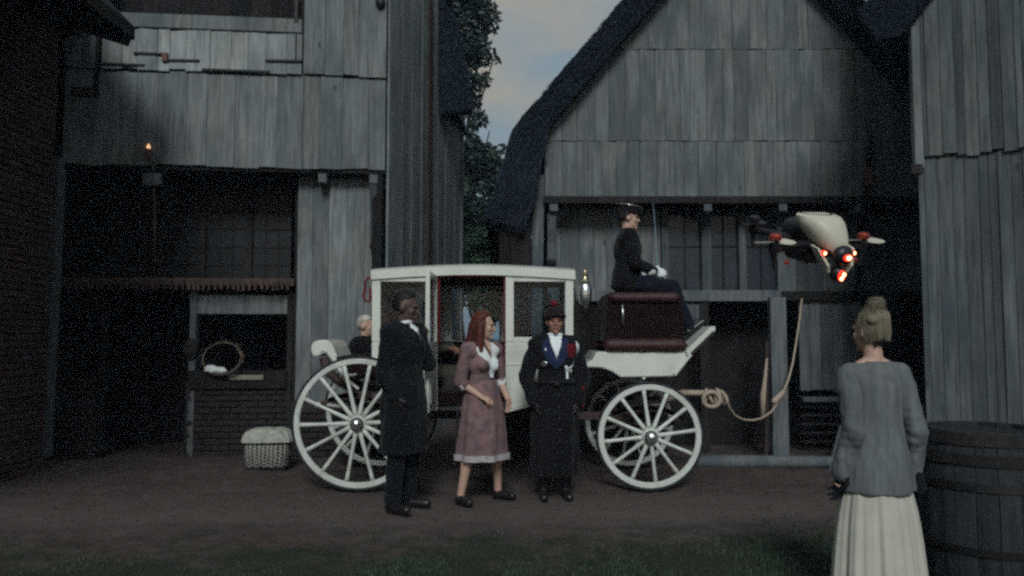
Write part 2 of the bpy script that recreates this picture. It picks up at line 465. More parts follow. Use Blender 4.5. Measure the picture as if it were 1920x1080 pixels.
def t_map(t, x, lo, hi):
    m = t.node('ShaderNodeMapRange'); m.inputs['From Min'].default_value = lo; m.inputs['From Max'].default_value = hi; t.link(x, m.inputs['Value']); return m.outputs[0]
def _ground():
    t = NT('yard_dirt'); v = t.coords((1, 1, 1), rand=False)
    a = t.noise(v, 0.9, 6, 0.62); b = t.noise(v, 7.0, 6, 0.7); d = t.noise(v, 55.0, 4, 0.7)
    c = t.ramp(b, [(0.3, (0.037, 0.028, 0.025)), (0.5, (0.059, 0.045, 0.041)), (0.72, (0.09, 0.071, 0.064))])
    c = t.mix(c, (0.098, 0.081, 0.074), t.ramp(a, [(0.48, (0, 0, 0)), (0.68, (0.6, 0.6, 0.6))]))
    c = t.mix(c, (0.025, 0.022, 0.021), t.ramp(d, [(0.58, (0, 0, 0)), (0.78, (0.6, 0.6, 0.6))]))
    # trodden paler lane in front of the carriage
    sy = t.node('ShaderNodeSeparateXYZ'); t.link(v, sy.inputs[0])
    l1 = t.node('ShaderNodeMath', operation='MULTIPLY_ADD'); l1.inputs[1].default_value = 1.6; l1.inputs[2].default_value = -0.8; t.link(a, l1.inputs[0])
    l2 = t.node('ShaderNodeMath', operation='ADD'); t.link(sy.outputs['Y'], l2.inputs[0]); t.link(l1.outputs[0], l2.inputs[1])
    lane = t.ramp(t_map(t, l2.outputs[0], 5.4, 7.4), [(0.0, (0, 0, 0)), (0.35, (.75, .75, .75)), (0.6, (.6, .6, .6)), (1.0, (0, 0, 0))])
    c = t.mix(c, (0.097, 0.080, 0.074), lane)
    # mossy soil where the grass grows
    sx = t.node('ShaderNodeSeparateXYZ'); t.link(v, sx.inputs[0])
    def madd(x, k, c_):
        m = t.node('ShaderNodeMath', operation='MULTIPLY_ADD'); m.inputs[1].default_value = k; m.inputs[2].default_value = c_; t.link(x, m.inputs[0]); return m.outputs[0]
    def add(x, y):
        m = t.node('ShaderNodeMath', operation='ADD'); t.link(x, m.inputs[0]); t.link(y, m.inputs[1]); return m.outputs[0]
    a2 = t.noise(v, 1.6, 6, 0.7)
    w = add(add(sx.outputs['Y'], madd(a2, 4.5, -2.25)), madd(b, 1.6, -0.8))
    w = add(w, madd(sx.outputs['X'], -0.16, 0.0))
    mk = t.node('ShaderNodeMapRange'); mk.inputs['From Min'].default_value = 5.9; mk.inputs['From Max'].default_value = 4.9; mk.inputs['To Max'].default_value = 0.85
    t.link(w, mk.inputs['Value'])
    c = t.mix(c, (0.020, 0.029, 0.019), mk.outputs[0])
    t.col(c); t.set(Roughness=0.96); t.b.inputs['Specular IOR Level'].default_value = 0.135
    t.bump(t.mix(b, d, 0.5), 0.45, 0.025)
    return t.m
M['ground'] = _ground()
# ================================================================== the setting
def ground_z(x, y):
    if y < 3 or y > 16 or abs(x) > 9: return 0.0
    z = 0.022 * noise.fractal(Vector((x * 0.7, y * 0.9, 3.1)), 0.9, 2.0, 4) + 0.010 * noise.fractal(Vector((x * 4.0, y * 4.0, 1.1)), 0.8, 2.0, 3)
    for yr, d in ((7.22, 0.022), (8.47, 0.018)):                      # wheel ruts
        z -= d * math.exp(-((y - yr) / 0.11) ** 2)
    z -= 0.02 * math.exp(-((y - 6.15 - 0.05 * x) / 0.25) ** 2)
    return z

def make_ground():
    def axis(lo, hi, fine_lo, fine_hi, step):
        a = []; x = fine_lo
        while x <= fine_hi: a.append(x); x += step
        s = step; x = fine_lo
        left = []
        while x > lo: s *= 1.35; x -= s; left.append(max(x, lo))
        s = step; x = a[-1]; right = []
        while x < hi: s *= 1.35; x += s; right.append(min(x, hi))
        return left[::-1] + a + right
    xs = axis(-240, 240, -6.5, 6.0, 0.05); ys = axis(-120, 360, 3.4, 10.0, 0.05)
    vv = [(x, y, ground_z(x, y)) for y in ys for x in xs]
    n = len(xs)
    ff = [(j * n + i, j * n + i + 1, (j + 1) * n + i + 1, (j + 1) * n + i) for j in range(len(ys) - 1) for i in range(n - 1)]
    me = bpy.data.meshes.new('ground'); me.from_pydata(vv, [], ff); me.update()
    for p in me.polygons: p.use_smooth = True
    tag(new('ground', me, M['ground']), 'bare brown dirt yard with shallow wheel ruts', kind='structure')
make_ground()

def make_grass():
    rnd = random.Random(3)
    vv, ff = [], []
    def blade(x, y, h, w, lean, az, z):
        b = len(vv); c, s = math.cos(az), math.sin(az)
        for q, k in ((-1, 0), (1, 0)): vv.append((x + q * w * c, y + q * w * s, z))
        lx, ly = lean * math.cos(az + 1.57), lean * math.sin(az + 1.57)
        for q in (-0.7, 0.7): vv.append((x + q * w * c + lx * 0.35, y + q * w * s + ly * 0.35, z + h * 0.55))
        vv.append((x + lx, y + ly, z + h))
        ff.append((b, b + 1, b + 3, b + 2)); ff.append((b + 2, b + 3, b + 4))
    n = 0
    while n < 34000:
        y = rnd.uniform(4.2, 6.6); x = rnd.uniform(-3.6, 4.0)
        if abs(x) > y * 0.72: continue
        edge = 5.35 + 0.30 * max(0, x) ** 0.8 - 0.10 * max(0, -x) + 0.5 * noise.noise(Vector((x * 0.8, y * 0.9, 1.0))) + 0.3 * noise.noise(Vector((x * 2.6, y * 2.6, 4.0)))
        d = (edge - y) / 0.7
        if rnd.random() > max(0.03, max(0, min(1, d)) ** 1.6): continue
        if noise.noise(Vector((x * 2.1, y * 2.1, 9.0))) + .5 * noise.noise(Vector((x * 6, y * 6, 2.0))) < 0.02 + 0.45 * (rnd.random() - .6): continue
        n += 1
        hh = rnd.uniform(0.010, 0.040) * (0.5 + 0.6 * max(0, min(1, d)))
        blade(x, y, hh, rnd.uniform(0.0016, 0.0034), rnd.uniform(-0.03, 0.03), rnd.uniform(0, 6.28), ground_z(x, y) - 0.003)
    me = bpy.data.meshes.new('grass'); me.from_pydata(vv, [], ff); me.update()
    tag(new('grass', me, M['grass']), 'short dark green grass along the near edge of the yard', 'grass', kind='stuff')
make_grass()

def make_litter():
    rnd = random.Random(5); vv, ff = [], []
    for _ in range(9000):
        y = 5.3 + 3.7 * rnd.random() ** 0.9; x = rnd.uniform(-0.7, 0.7) * y
        s = 0.004 + 0.018 * rnd.random() ** 3; z = ground_z(x, y); b = len(vv)
        for k in range(5):
            a = 6.28 * k / 5 + rnd.random(); r = s * rnd.uniform(0.6, 1.2)
            vv.append((x + r * math.cos(a), y + r * math.sin(a), z - 0.002))
        vv.append((x + rnd.uniform(-.3, .3) * s, y, z + s * rnd.uniform(0.3, 0.8)))
        for k in range(5): ff.append((b + k, b + (k + 1) % 5, b + 5))
    me = bpy.data.meshes.new('litter'); me.from_pydata(vv, [], ff); me.update()
    tag(new('pebbles', me, M['litter']), 'small pebbles and crumbs of earth strewn over the yard', 'pebbles', kind='stuff')
make_litter()
def make_straw():
    rnd = random.Random(6); m = MB()
    for _ in range(1500):
        y = 6.2 + 2.6 * rnd.random(); x = rnd.uniform(-0.62, 0.62) * y; a = rnd.uniform(0, 6.28); L = rnd.uniform(.02, .07)
        z = ground_z(x, y) + .004; d = Vector((math.cos(a), math.sin(a), rnd.uniform(-.05, .12))) * L
        m.tube([(x, y, z), Vector((x, y, z)) + d], .0016, 3, cap=False)
    tag(new('straw_litter', m.mesh('straw'), M['straw_bit']), 'loose bits of straw scattered over the dirt', 'straw', kind='stuff')
make_straw()

# ------------------------------------------------------------------ boards
def plank(name, parent, base, side, nrm, w, L, th, mat, rnd, up=Vector((0, 0, 1)), warp=0.006):
    side, nrm = Vector(side), Vector(nrm)
    c = 0.004
    sec = [(0, 0), (0, th - c), (c, th), (w - c, th), (w, th - c), (w, 0)]
    vv = []; segs = 4
    o1 = rnd.uniform(-1, 1) * warp; o2 = rnd.uniform(-1, 1) * warp
    e0 = rnd.uniform(-1, 1) * 0.012; e1 = rnd.uniform(-1, 1) * 0.012
    for i in range(segs + 1):
        t = i / segs; z = L * t
        for s_, n_ in sec:
            zz = z + (e0 * (s_ / w - 0.5) if i == 0 else 0) + (e1 * (s_ / w - 0.5) * 2 if i == segs else 0)
            off = o1 * math.sin(math.pi * t) + o2 * (s_ / w - 0.5) * (t - 0.5) * 2
            vv.append(side * s_ + nrm * (n_ + off) + up * zz)
    k = len(sec); ff = [tuple(range(k)), tuple(segs * k + i for i in reversed(range(k)))]
    for i in range(segs):
        for j in range(k): ff.append((i * k + j, i * k + (j + 1) % k, (i + 1) * k + (j + 1) % k, (i + 1) * k + j))
    mb = MB(); mb.add(vv, ff)
    return new(name, mb.mesh(name), mat, parent, base, world=True)

def plank_run(parent, p0, p1, z0, z1, wmin, wmax, th, mat, rnd, name='plank', jit=0.02, top=None, proud=0.012, nrm=None, mats=None):
    """vertical boards from p0 to p1 (plan points); nrm points towards the viewer"""
    p0, p1 = Vector((p0[0], p0[1], 0)), Vector((p1[0], p1[1], 0))
    d = p1 - p0; L = d.length; d /= L
    n = Vector((d.y, -d.x, 0)) if nrm is None else Vector(nrm)
    s = 0.0
    while s < L - 0.02:
        w = min(rnd.uniform(wmin, wmax), L - s)
        if L - s - w < wmin * 0.5: w = L - s
        zt = z1 if top is None else top(s + w / 2)
        a = z0 + rnd.uniform(-jit, jit); b = zt + rnd.uniform(-jit, jit)
        if b - a > 0.05:
            base = p0 + d * (s + 0.002) + n * rnd.uniform(0, proud) + Vector((0, 0, a))
            plank(name, parent, base, d, n, w - rnd.uniform(0.001, 0.0045), b - a, th, (rnd.choice(mats) if mats else mat), rnd)
        s += w

def wall_slab(name, parent, p0, p1, z0, z1, th, mat, nrm):
    """backing wall; its front face runs p0-p1, its body lies behind (against nrm)"""
    p0, p1, n = Vector((p0[0], p0[1], 0)), Vector((p1[0], p1[1], 0)), Vector(nrm)
    mb = MB()
    mb.prism([p0 + Vector((0, 0, z0)), p1 + Vector((0, 0, z0)), p1 + Vector((0, 0, z1)), p0 + Vector((0, 0, z1))],
             lambda p: p, lambda p: p - n * th)
    return new(name, mb.mesh(name), mat, parent, world=True)

def thatch(name, parent, outer, inner, ext, seg, seed, bump=0.035):
    """thick roof covering: outer/inner outline points swept along ext, with an uneven surface"""
    ext = Vector(ext); rows = []
    def dens(pl):
        o = []
        for a, b in zip(pl[:-1], pl[1:]):
            k = max(2, int((b - a).length / 0.07))
            o += [a.lerp(b, i / k) for i in range(k)]
        return o + [pl[-1]]
    # resample both outlines to equal counts, segment by segment
    O, I = [], []
    for (a, b), (c, d) in zip(zip(outer[:-1], outer[1:]), zip(inner[:-1], inner[1:])):
        k = max(2, int(max((b - a).length, (d - c).length) / 0.07))
        for i in range(k): O.append(a.lerp(b, i / k)); I.append(c.lerp(d, i / k))
    O.append(outer[-1]); I.append(inner[-1])
    loop = O + I[::-1]; n = len(loop)
    cen = [(o + i_) / 2 for o, i_ in zip(O, I)]; cen = cen + cen[::-1]
    vv = []
    for j in range(seg + 1):
        for k, p in enumerate(loop):
            q = p + ext * (j / seg)
            d = (p - cen[k]); d = d.normalized() if d.length > 1e-6 else Vector((0, 0, 1))
            nz = noise.fractal(q * 2.2 + Vector((seed, 0, 0)), 0.9, 2.0, 4)
            n2 = noise.noise(q * 9.0 + Vector((0, seed, 0)))
            vv.append(q + d * (bump * nz + bump * 0.45 * n2) + (ext.normalized() * (0.04 * n2) if j in (0, seg) else Vector((0, 0, 0))))
    ff = []
    for j in range(seg):
        for k in range(n):
            k2 = (k + 1) % n
            ff.append((j * n + k, j * n + k2, (j + 1) * n + k2, (j + 1) * n + k))
    m = len(O)
    for j in (0, seg):
        for k in range(m - 1):
            ff.append((j * n + k, j * n + k + 1, j * n + n - 2 - k, j * n + n - 1 - k))
    mb = MB(); mb.add(vv, ff)
    roof = new(name, mb.mesh(name, smooth=True, angle=60), M['thatch'], parent, world=True)
    # loose straw ends along the front edge
    rnd = random.Random(int(seed * 10) + 1); sv, sf = [], []
    e = ext.normalized()
    for _ in range(9000):
        k = rnd.randrange(len(O) - 1); t = rnd.random(); fr = rnd.random()
        p = O[k].lerp(I[k], fr).lerp(O[k + 1].lerp(I[k + 1], fr), t)
        al = (O[k + 1] - O[k]).normalized()
        if al.z > 0: al = -al
        edge = fr < 0.08 or fr > 0.9
        out = (O[k] - I[k]).normalized() if fr < .5 else (I[k] - O[k]).normalized()
        p = p - e * rnd.uniform(0.0, 0.035)
        d = (al + Vector((rnd.uniform(-.3, .3), rnd.uniform(-.3, .1), rnd.uniform(-.35, .1))) - e * rnd.uniform(0, .3) + (out * rnd.uniform(0, .10) if edge else Vector((0, 0, 0)))).normalized()
        L = rnd.uniform(0.04, 0.10); w = d.cross(e).normalized() * rnd.uniform(.003, .0065)
        b = len(sv); sv += [p - w, p + w, p + d * L + w * .3, p + d * L - w * .3]
        sf.append((b, b + 1, b + 2, b + 3))
    smb = MB(); smb.add(sv, sf)
    s = new('straw', smb.mesh('straw'), M['straw'], roof); s['kind'] = 'stuff'
    return roof

# ------------------------------------------------------------------ timber house (on the left)
RH = random.Random(11)
HA, HB = Vector((-5.25, 8.75, 0)), Vector((-1.54, 9.10, 0))
HD = (HB - HA).normalized(); HLEN = (HB - HA).length
HN = Vector((HD.y, -HD.x, 0))                       # out of the house, towards the yard
def hp(s, n=0.0, z=0.0): return HA + HD * s - HN * n + Vector((0, 0, z))     # n = metres into the house
def hs(u, n=0.0):
    """run along the front that the photograph shows at column u, for the plane n metres inside"""
    k = (u - 960.0) / F; a = hp(0, n)
    return (k * a.y - a.x) / (HD.x - k * HD.y)
def hz(u, v, n=0.0):
    p = hp(hs(u, n), n); return at(u, v, p.y).z
house = thing('timber_house', 'grey plank house with jettied upper floor and dark open porch, beside the brick wall', 'house', (-3.4, 9.3, 0))

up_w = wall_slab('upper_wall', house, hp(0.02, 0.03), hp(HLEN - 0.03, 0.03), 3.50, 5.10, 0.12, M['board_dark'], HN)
# lower tier of jetty boards, its ragged top edge at 4.58 m
plank_run(up_w, hp(0), hp(HLEN), 3.46, 4.585, 0.17, 0.33, 0.028, M['board'], RH, jit=0.014)
# upper tier under the hatch opening: paler, shorter boards standing a little proud
plank_run(up_w, hp(hs(178), -0.034), hp(hs(560), -0.034), 4.60, 5.09, 0.13, 0.30, 0.024, M['board_pale'], RH, jit=0.014)
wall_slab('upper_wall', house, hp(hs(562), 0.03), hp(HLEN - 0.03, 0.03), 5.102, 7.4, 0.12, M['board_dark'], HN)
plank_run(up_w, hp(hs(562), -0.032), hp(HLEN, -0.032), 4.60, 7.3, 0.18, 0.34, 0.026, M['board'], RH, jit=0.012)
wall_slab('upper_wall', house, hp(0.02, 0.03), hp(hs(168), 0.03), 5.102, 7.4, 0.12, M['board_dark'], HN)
plank_run(up_w, hp(0.0, -0.032), hp(hs(166), -0.032), 4.60, 7.3, 0.14, 0.2, 0.026, M['board'], RH, jit=0.012)
m_ = MB(); m_.beam(hp(hs(169), -0.03, 4.25), hp(hs(169), -0.03, 5.6), 0.05, 0.06)
new('corner_batten', m_.mesh('b'), M['beam_dark'], house, world=True)
# hatch opening with sill
m_ = MB(); m_.beam(hp(hs(205), -0.05, 5.185), hp(hs(559), -0.05, 5.185), 0.075, 0.17)
new('hatch_sill', m_.mesh('s'), M['board'], house, world=True)
m_ = MB(); m_.beam(hp(hs(200), 0.02, 5.115), hp(hs(559), 0.02, 5.115), 0.05, 0.09)
new('hatch_rail', m_.mesh('s'), M['beam_dark'], house, world=True)
plank_run(house, hp(hs(170), 0.55), hp(hs(562), 0.55), 5.1, 7.3, 0.18, 0.28, 0.025, M['board_dark'], RH)
m_ = MB(); m_.box(hp(hs(548), -0.04, 5.36), (0.06, 0.1, 0.3), ch=0.01); m_.tube([hp(hs(548), -0.07, 5.1), hp(hs(548), -0.07, 4.76)], 0.008)
new('hatch_hook', m_.mesh('h'), M['iron'], house, world=True)
# iron straps and slots across the boards
for (u0, u1, v, th) in ((240, 306, 105, 0.04), (298, 366, 118, 0.035), (490, 560, 119, 0.05), (180, 262, 125, 0.028), (370, 500, 136, 0.022)):
    z = hz((u0 + u1) / 2, v)
    m_ = MB(); m_.beam(hp(hs(u0), -0.07, z), hp(hs(u1), -0.07, z + RH.uniform(-.01, .01)), th, 0.03)
    new('strap', m_.mesh('s'), M['iron'], house, world=True)
m_ = MB(); m_.box(hp(hs(300), -0.075, hz(300, 112)), (0.07, 0.05, 0.11), ch=0.01)
new('strap_block', m_.mesh('s'), M['candle'], house, world=True)
m_ = MB(); m_.ell(hp(hs(708), -0.08, hz(708, 10)), (0.06, 0.05, 0.08)); m_.cap(hp(hs(708), -0.05, hz(708, 10)), hp(hs(708), 0.02, hz(708, 10)), 0.03, 0.03)
new('knob', m_.mesh('k', True), M['iron'], house, world=True)
m_ = MB(); m_.beam(hp(hs(120, -.1), -0.1, hz(120, 176)), hp(hs(157, -.16), -0.16, hz(157, 181)), 0.07, 0.1)
new('beam_end', m_.mesh('b'), M['beam_brown'], house, world=True)
# jetty soffit, floor joist ends
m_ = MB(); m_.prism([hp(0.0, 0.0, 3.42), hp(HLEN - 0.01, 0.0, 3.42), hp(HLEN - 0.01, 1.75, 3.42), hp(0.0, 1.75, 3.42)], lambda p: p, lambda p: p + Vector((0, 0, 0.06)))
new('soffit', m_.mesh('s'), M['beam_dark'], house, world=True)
for u in (697, 600):
    m_ = MB(); m_.beam(hp(hs(u), 0.01, 3.355), hp(hs(u), 0.5, 3.355), 0.1, 0.11)
    new('joist', m_.mesh('j'), M['beam'], house, world=True)
# knee bracket at the corner
s0 = hs(697)
prof = [(0.02, 3.29), (0.24, 3.29), (0.245, 2.6), (0.20, 2.52), (0.16, 2.56), (0.15, 2.75), (0.13, 2.95), (0.07, 3.1)]
m_ = MB(); m_.prism(prof, lambda p: hp(s0 - 0.045, p[0] - 0.03, p[1]), lambda p: hp(s0 + 0.045, p[0] - 0.03, p[1]))
new('bracket', m_.mesh('b', bevel=0.008), M['beam'], house, world=True)
m_ = MB(); m_.ell(hp(s0, 0.12, 2.55), (0.05, 0.05, 0.06)); new('bracket_knob', m_.mesh('b', True), M['beam_dark'], house, world=True)
# plank bay beside the porch
LW = 0.26
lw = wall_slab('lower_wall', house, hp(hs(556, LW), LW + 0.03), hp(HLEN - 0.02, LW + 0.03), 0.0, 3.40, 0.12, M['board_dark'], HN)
plank_run(lw, hp(hs(556, LW), LW), hp(HLEN, LW), 0.66, 3.40, 0.16, 0.27, 0.028, M['board'], RH)
# brick plinth pieces are laid further down (house_plinth)
# porch gallery: floor beam with hanging shingle teeth, back wall, posts
GZ = 2.10
m_ = MB(); m_.beam(hp(hs(100, .22), 0.22, GZ), hp(hs(551, .22), 0.22, GZ), 0.085, 0.09)
gal = new('gallery_beam', m_.mesh('g'), M['beam_brown'], house, world=True)
s, e = hs(104, .2), hs(548, .2)
shin = MB(); shin.box((0, 0, -0.055), (0.034, 0.02, 0.11), ch=0.004)
sh_me = shin.mesh('shingle'); sh_me.materials.append(M['beam_brown'])
while s < e:
    o = new('shingle', sh_me, None, gal, hp(s, 0.155, GZ + 0.01 + RH.uniform(-.012, .012)), world=True)
    o.rotation_euler = (0, RH.uniform(-.08, .08), math.atan2(HD.y, HD.x)); s += RH.uniform(0.05, 0.075)
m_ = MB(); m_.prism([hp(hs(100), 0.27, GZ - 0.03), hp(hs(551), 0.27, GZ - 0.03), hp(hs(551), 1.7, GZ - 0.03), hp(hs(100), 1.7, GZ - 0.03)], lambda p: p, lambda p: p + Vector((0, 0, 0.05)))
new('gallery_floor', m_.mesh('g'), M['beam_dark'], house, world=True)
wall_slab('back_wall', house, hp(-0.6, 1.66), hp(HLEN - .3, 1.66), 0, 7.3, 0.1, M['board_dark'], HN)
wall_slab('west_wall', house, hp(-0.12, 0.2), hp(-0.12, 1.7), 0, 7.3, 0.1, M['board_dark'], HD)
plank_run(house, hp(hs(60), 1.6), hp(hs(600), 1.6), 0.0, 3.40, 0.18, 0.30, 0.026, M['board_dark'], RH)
for u in (286, 378, 466):
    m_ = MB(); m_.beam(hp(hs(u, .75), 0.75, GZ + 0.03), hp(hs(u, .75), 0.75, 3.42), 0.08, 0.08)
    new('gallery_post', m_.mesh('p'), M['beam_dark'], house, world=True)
gu = [120, 286, 378, 466, 550]
for a_, b_ in zip(gu[:-1], gu[1:]):
    s0_, s1_ = hs(a_, .75) + .045, hs(b_, .75) - .045
    m_ = MB(); m_.prism([hp(s0_, .75, GZ + .03), hp(s1_, .75, GZ + .03), hp(s1_, .75, 3.41), hp(s0_, .75, 3.41)], lambda p: p, lambda p: p - HN * .012)
    pn = new('pane', m_.mesh('p'), M['glass_black'], house, world=True)
    m_ = MB(); k_ = max(2, int((s1_ - s0_) / .14))
    for q in range(1, k_): m_.beam(hp(s0_ + (s1_ - s0_) * q / k_, .745, GZ + .03), hp(s0_ + (s1_ - s0_) * q / k_, .745, 3.41), .012, .02, ch=0)
    for q in range(1, 6): m_.beam(hp(s0_, .743, GZ + .03 + 1.38 * q / 6), hp(s1_, .743, GZ + .03 + 1.38 * q / 6), .010, .016, ch=0)
    new('glazing_bar', m_.mesh('g'), M['beam_dark'], pn)
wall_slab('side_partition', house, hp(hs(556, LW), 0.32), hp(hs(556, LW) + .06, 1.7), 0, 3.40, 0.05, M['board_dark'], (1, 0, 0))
# corner post, leaning a little
m_ = MB(); m_.beam(at(78, 858, 8.72), at(107, 296, 8.72), 0.15, 0.16)
new('corner_post', m_.mesh('p'), M['beam'], house, world=True)
# ground floor below the gallery: doorway and window bay
FR = 0.34
for (u0, u1, v0, v1, nm, mt) in ((368, 541, 553, 589, 'lintel_board', 'beam'), (112, 194, 556, 590, 'lintel_board', 'beam_dark')):
    z0, z1 = hz((u0 + u1) / 2, v1, FR), hz((u0 + u1) / 2, v0, FR)
    m_ = MB(); m_.prism([hp(hs(u0, FR), FR, z0), hp(hs(u1, FR), FR, z0), hp(hs(u1, FR), FR, z1), hp(hs(u0, FR), FR, z1)], lambda p: p, lambda p: p - HN * 0.05)
    new(nm, m_.mesh('l', bevel=0.006), M[mt], house, world=True)
for (u, w) in ((364, 0.075), (197, 0.06), (545, 0.07)):
    m_ = MB(); m_.beam(hp(hs(u, FR), FR + 0.02, 0.0), hp(hs(u, FR), FR + 0.02, 2.06), w, 0.1)
    new('door_post', m_.mesh('p'), M['beam_dark'] if u != 364 else M['beam'], house, world=True)
m_ = MB(); m_.ell(hp(hs(362, FR), FR - 0.03, hz(362, 655, FR)), (0.09, 0.07, 0.14)); new('post_boss', remesh(m_, 0.02, 2, 0.012, 9), M['beam_dark'], house, world=True)
zs = hz(450, 711, FR)
m_ = MB(); m_.beam(hp(hs(360, FR), FR - 0.06, zs), hp(hs(541, FR), FR - 0.06, zs), 0.035, 0.22)
sill = new('window_sill', m_.mesh('s'), M['beam_dark'], house, world=True)
m_ = MB(); m_.beam(hp(hs(436, FR), FR - 0.1, zs + 0.026), hp(hs(500, FR), FR - 0.1, zs + 0.024), 0.014, 0.06)
new('sill_strip', m_.mesh('s'), M['scarf'], sill)

# brick plinth under the window bay and beside the door
def brick_wall(parent, p0, p1, z0, z1, nrm, rnd, nmax, name='brick', bm_='brick', bl=0.215, bh=0.062, j=0.012):
    p0, p1, n = Vector((p0[0], p0[1], 0)), Vector((p1[0], p1[1], 0)), Vector(nrm)
    d = (p1 - p0); L = d.length; d /= L; rz = math.atan2(d.y, d.x)
    meshes = []
    for k in range(5):
        b = MB(); b.box((0, 0, 0), (bl - j * 0.6, 0.06, bh), ch=0.006)
        for i in range(len(b.v)):
            b.v[i] += Vector((rnd.uniform(-1, 1), rnd.uniform(-1, 1), rnd.uniform(-1, 1))) * 0.0022
        me = b.mesh('brick'); me.materials.append(M[bm_]); meshes.append(me)
    half = MB(); half.box((0, 0, 0), (bl / 2 - j, 0.06, bh), ch=0.006); hm = half.mesh('half_brick'); hm.materials.append(M[bm_])
    z = z0 + bh / 2; row = 0; rest = MB(); cnt = 0
    while z + bh / 2 < z1:
        s = 0.0 if row % 2 == 0 else -bl / 2
        while s < L - 0.03:
            a, b_ = max(s, 0), min(s + bl, L)
            if b_ - a > 0.05:
                c = p0 + d * ((a + b_) / 2) + n * rnd.uniform(-0.006, 0.006) + Vector((0, 0, z))
                full = (b_ - a) > bl * 0.9
                me = rnd.choice(meshes) if full else hm
                if cnt < nmax:
                    o = new(name, me, None, parent, c, (0, 0, rz + rnd.uniform(-.01, .01)), world=True)
                    if not full: o.scale.x = (b_ - a - j) / (bl / 2 - j)
                    cnt += 1
                else:
                    rest.box(c, (b_ - a - j, 0.06, bh), Matrix.Rotation(rz, 4, 'Z'), 0.005)
            s += bl
        z += bh + j; row += 1
    if rest.v:
        o = new('brickwork', rest.mesh('bw'), M[bm_], parent, world=True); o['kind'] = 'stuff'
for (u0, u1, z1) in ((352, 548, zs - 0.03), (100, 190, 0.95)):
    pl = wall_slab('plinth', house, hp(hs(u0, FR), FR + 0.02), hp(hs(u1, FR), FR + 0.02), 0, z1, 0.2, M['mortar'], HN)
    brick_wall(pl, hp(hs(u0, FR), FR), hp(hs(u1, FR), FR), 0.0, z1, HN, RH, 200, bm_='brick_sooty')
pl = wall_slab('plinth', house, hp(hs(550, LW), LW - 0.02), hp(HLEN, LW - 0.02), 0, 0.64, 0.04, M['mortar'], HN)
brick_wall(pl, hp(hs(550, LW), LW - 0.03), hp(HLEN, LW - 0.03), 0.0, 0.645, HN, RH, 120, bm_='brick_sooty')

# side of the house, receding behind the carriage
SB = Vector((-0.95, 13.5, 0)); SD = (SB - HB).normalized(); SN = Vector((SD.y, -SD.x, 0)); SL = (SB - HB).length
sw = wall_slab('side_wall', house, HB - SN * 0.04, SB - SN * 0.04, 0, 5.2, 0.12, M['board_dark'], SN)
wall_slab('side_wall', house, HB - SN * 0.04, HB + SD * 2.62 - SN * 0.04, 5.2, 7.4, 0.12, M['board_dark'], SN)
plank_run(sw, HB + SD * 0.03, HB + SD * 1.95, 0.0, 7.3, 0.2, 0.34, 0.028, M['board'], RH, nrm=SN)
plank_run(sw, HB + SD * 2.25, HB + SD * 2.62, 0.0, 7.3, 0.18, 0.2, 0.028, M['board'], RH, nrm=SN)
plank_run(sw, HB + SD * 2.62, SB, 0.0, 5.25, 0.2, 0.34, 0.028, M['board'], RH, nrm=SN)
m_ = MB(); m_.beam(HB + SD * 2.1 + SN * 0.02, HB + SD * 2.1 + SN * 0.02 + Vector((0, 0, 7.3)), 0.26, 0.06, up=SN)
new('side_post', m_.mesh('p'), M['beam_brown'], house, world=True)
m_ = MB(); m_.beam(SB + SN * 0.02, SB + SN * 0.02 + Vector((0, 0, 5.2)), 0.12, 0.1, up=SN); new('end_post', m_.mesh('p'), M['beam'], house, world=True)
# low thatch over the rear bay
o_ = [Vector((-2.6, 11.75, 7.9)), Vector((-1.35, 11.75, 7.2)), Vector((-0.85, 11.75, 6.42)), Vector((-0.60, 11.75, 5.06))]
i_ = [Vector((-2.6, 11.75, 7.3)), Vector((-1.80, 11.75, 6.7)), Vector((-1.55, 11.75, 6.2)), Vector((-1.25, 11.75, 4.95))]
thatch('rear_thatch', house, o_, i_, Vector((-.05, .42, 0)), 6, 1.7, .02)
thatch('rear_thatch', house, [p + Vector((-.32, .46, .1)) for p in o_], [p + Vector((-.32, .46, .1)) for p in i_], Vector((.1, 1.6, 0)), 16, 2.9, .02)

# ------------------------------------------------------------------ thatched barn (in the middle and right)
RB = random.Random(23)
BY = 9.2
barn = thing('thatched_barn', 'wide plank barn with steep thatched gable over a dark ground floor', 'barn', (2.75, BY, 0))
VY = 8.95
ridge_u = 1388
def vx(u, v): return at(u, v, VY)
lo = [(ridge_u, -252), (1166, 0), (985, 213), (962, 243), (950, 285), (937, 332), (922, 372), (905, 405)]
li = [(ridge_u, -190), (1230, 0), (1048, 216), (1026, 246), (1020, 285), (1014, 332), (1004, 372), (985, 432)]
lo = [vx(*p) for p in lo]; li = [vx(*p) for p in li]
cx = lo[0].x
mir = lambda p: Vector((2 * cx - p.x, p.y, p.z))
outer = [mir(p) for p in lo[:0:-1]] + lo; inner = [mir(p) for p in li[:0:-1]] + li
thatch('thatch_roof', barn, outer, inner, (0, 6.5, 0), 60, 4.3, 0.028)
def gable_top(x):
    """underside of the thatch at x"""
    pts = [(p.x, p.z) for p in inner]
    for (a, za), (b, zb) in zip(pts[:-1], pts[1:]):
        if min(a, b) <= x <= max(a, b) and abs(a - b) > 1e-6:
            return za + (zb - za) * (x - a) / (b - a)
    return 3.0
BX0, BX1 = at(1021, 300, BY).x, 2 * cx - at(1021, 300, BY).x
zb0, zb1, zb2 = at(1300, 371, BY).z, at(1300, 266, BY).z, at(1300, 95, BY).z
poly = [(BX0 + .05, zb0 + .06)] + [(BX0 + .05, gable_top(BX0 + .05) + .05), (cx, 6.55), (BX1 - .05, gable_top(BX1 - .05) + .05), (BX1 - .05, zb0 + .06)]
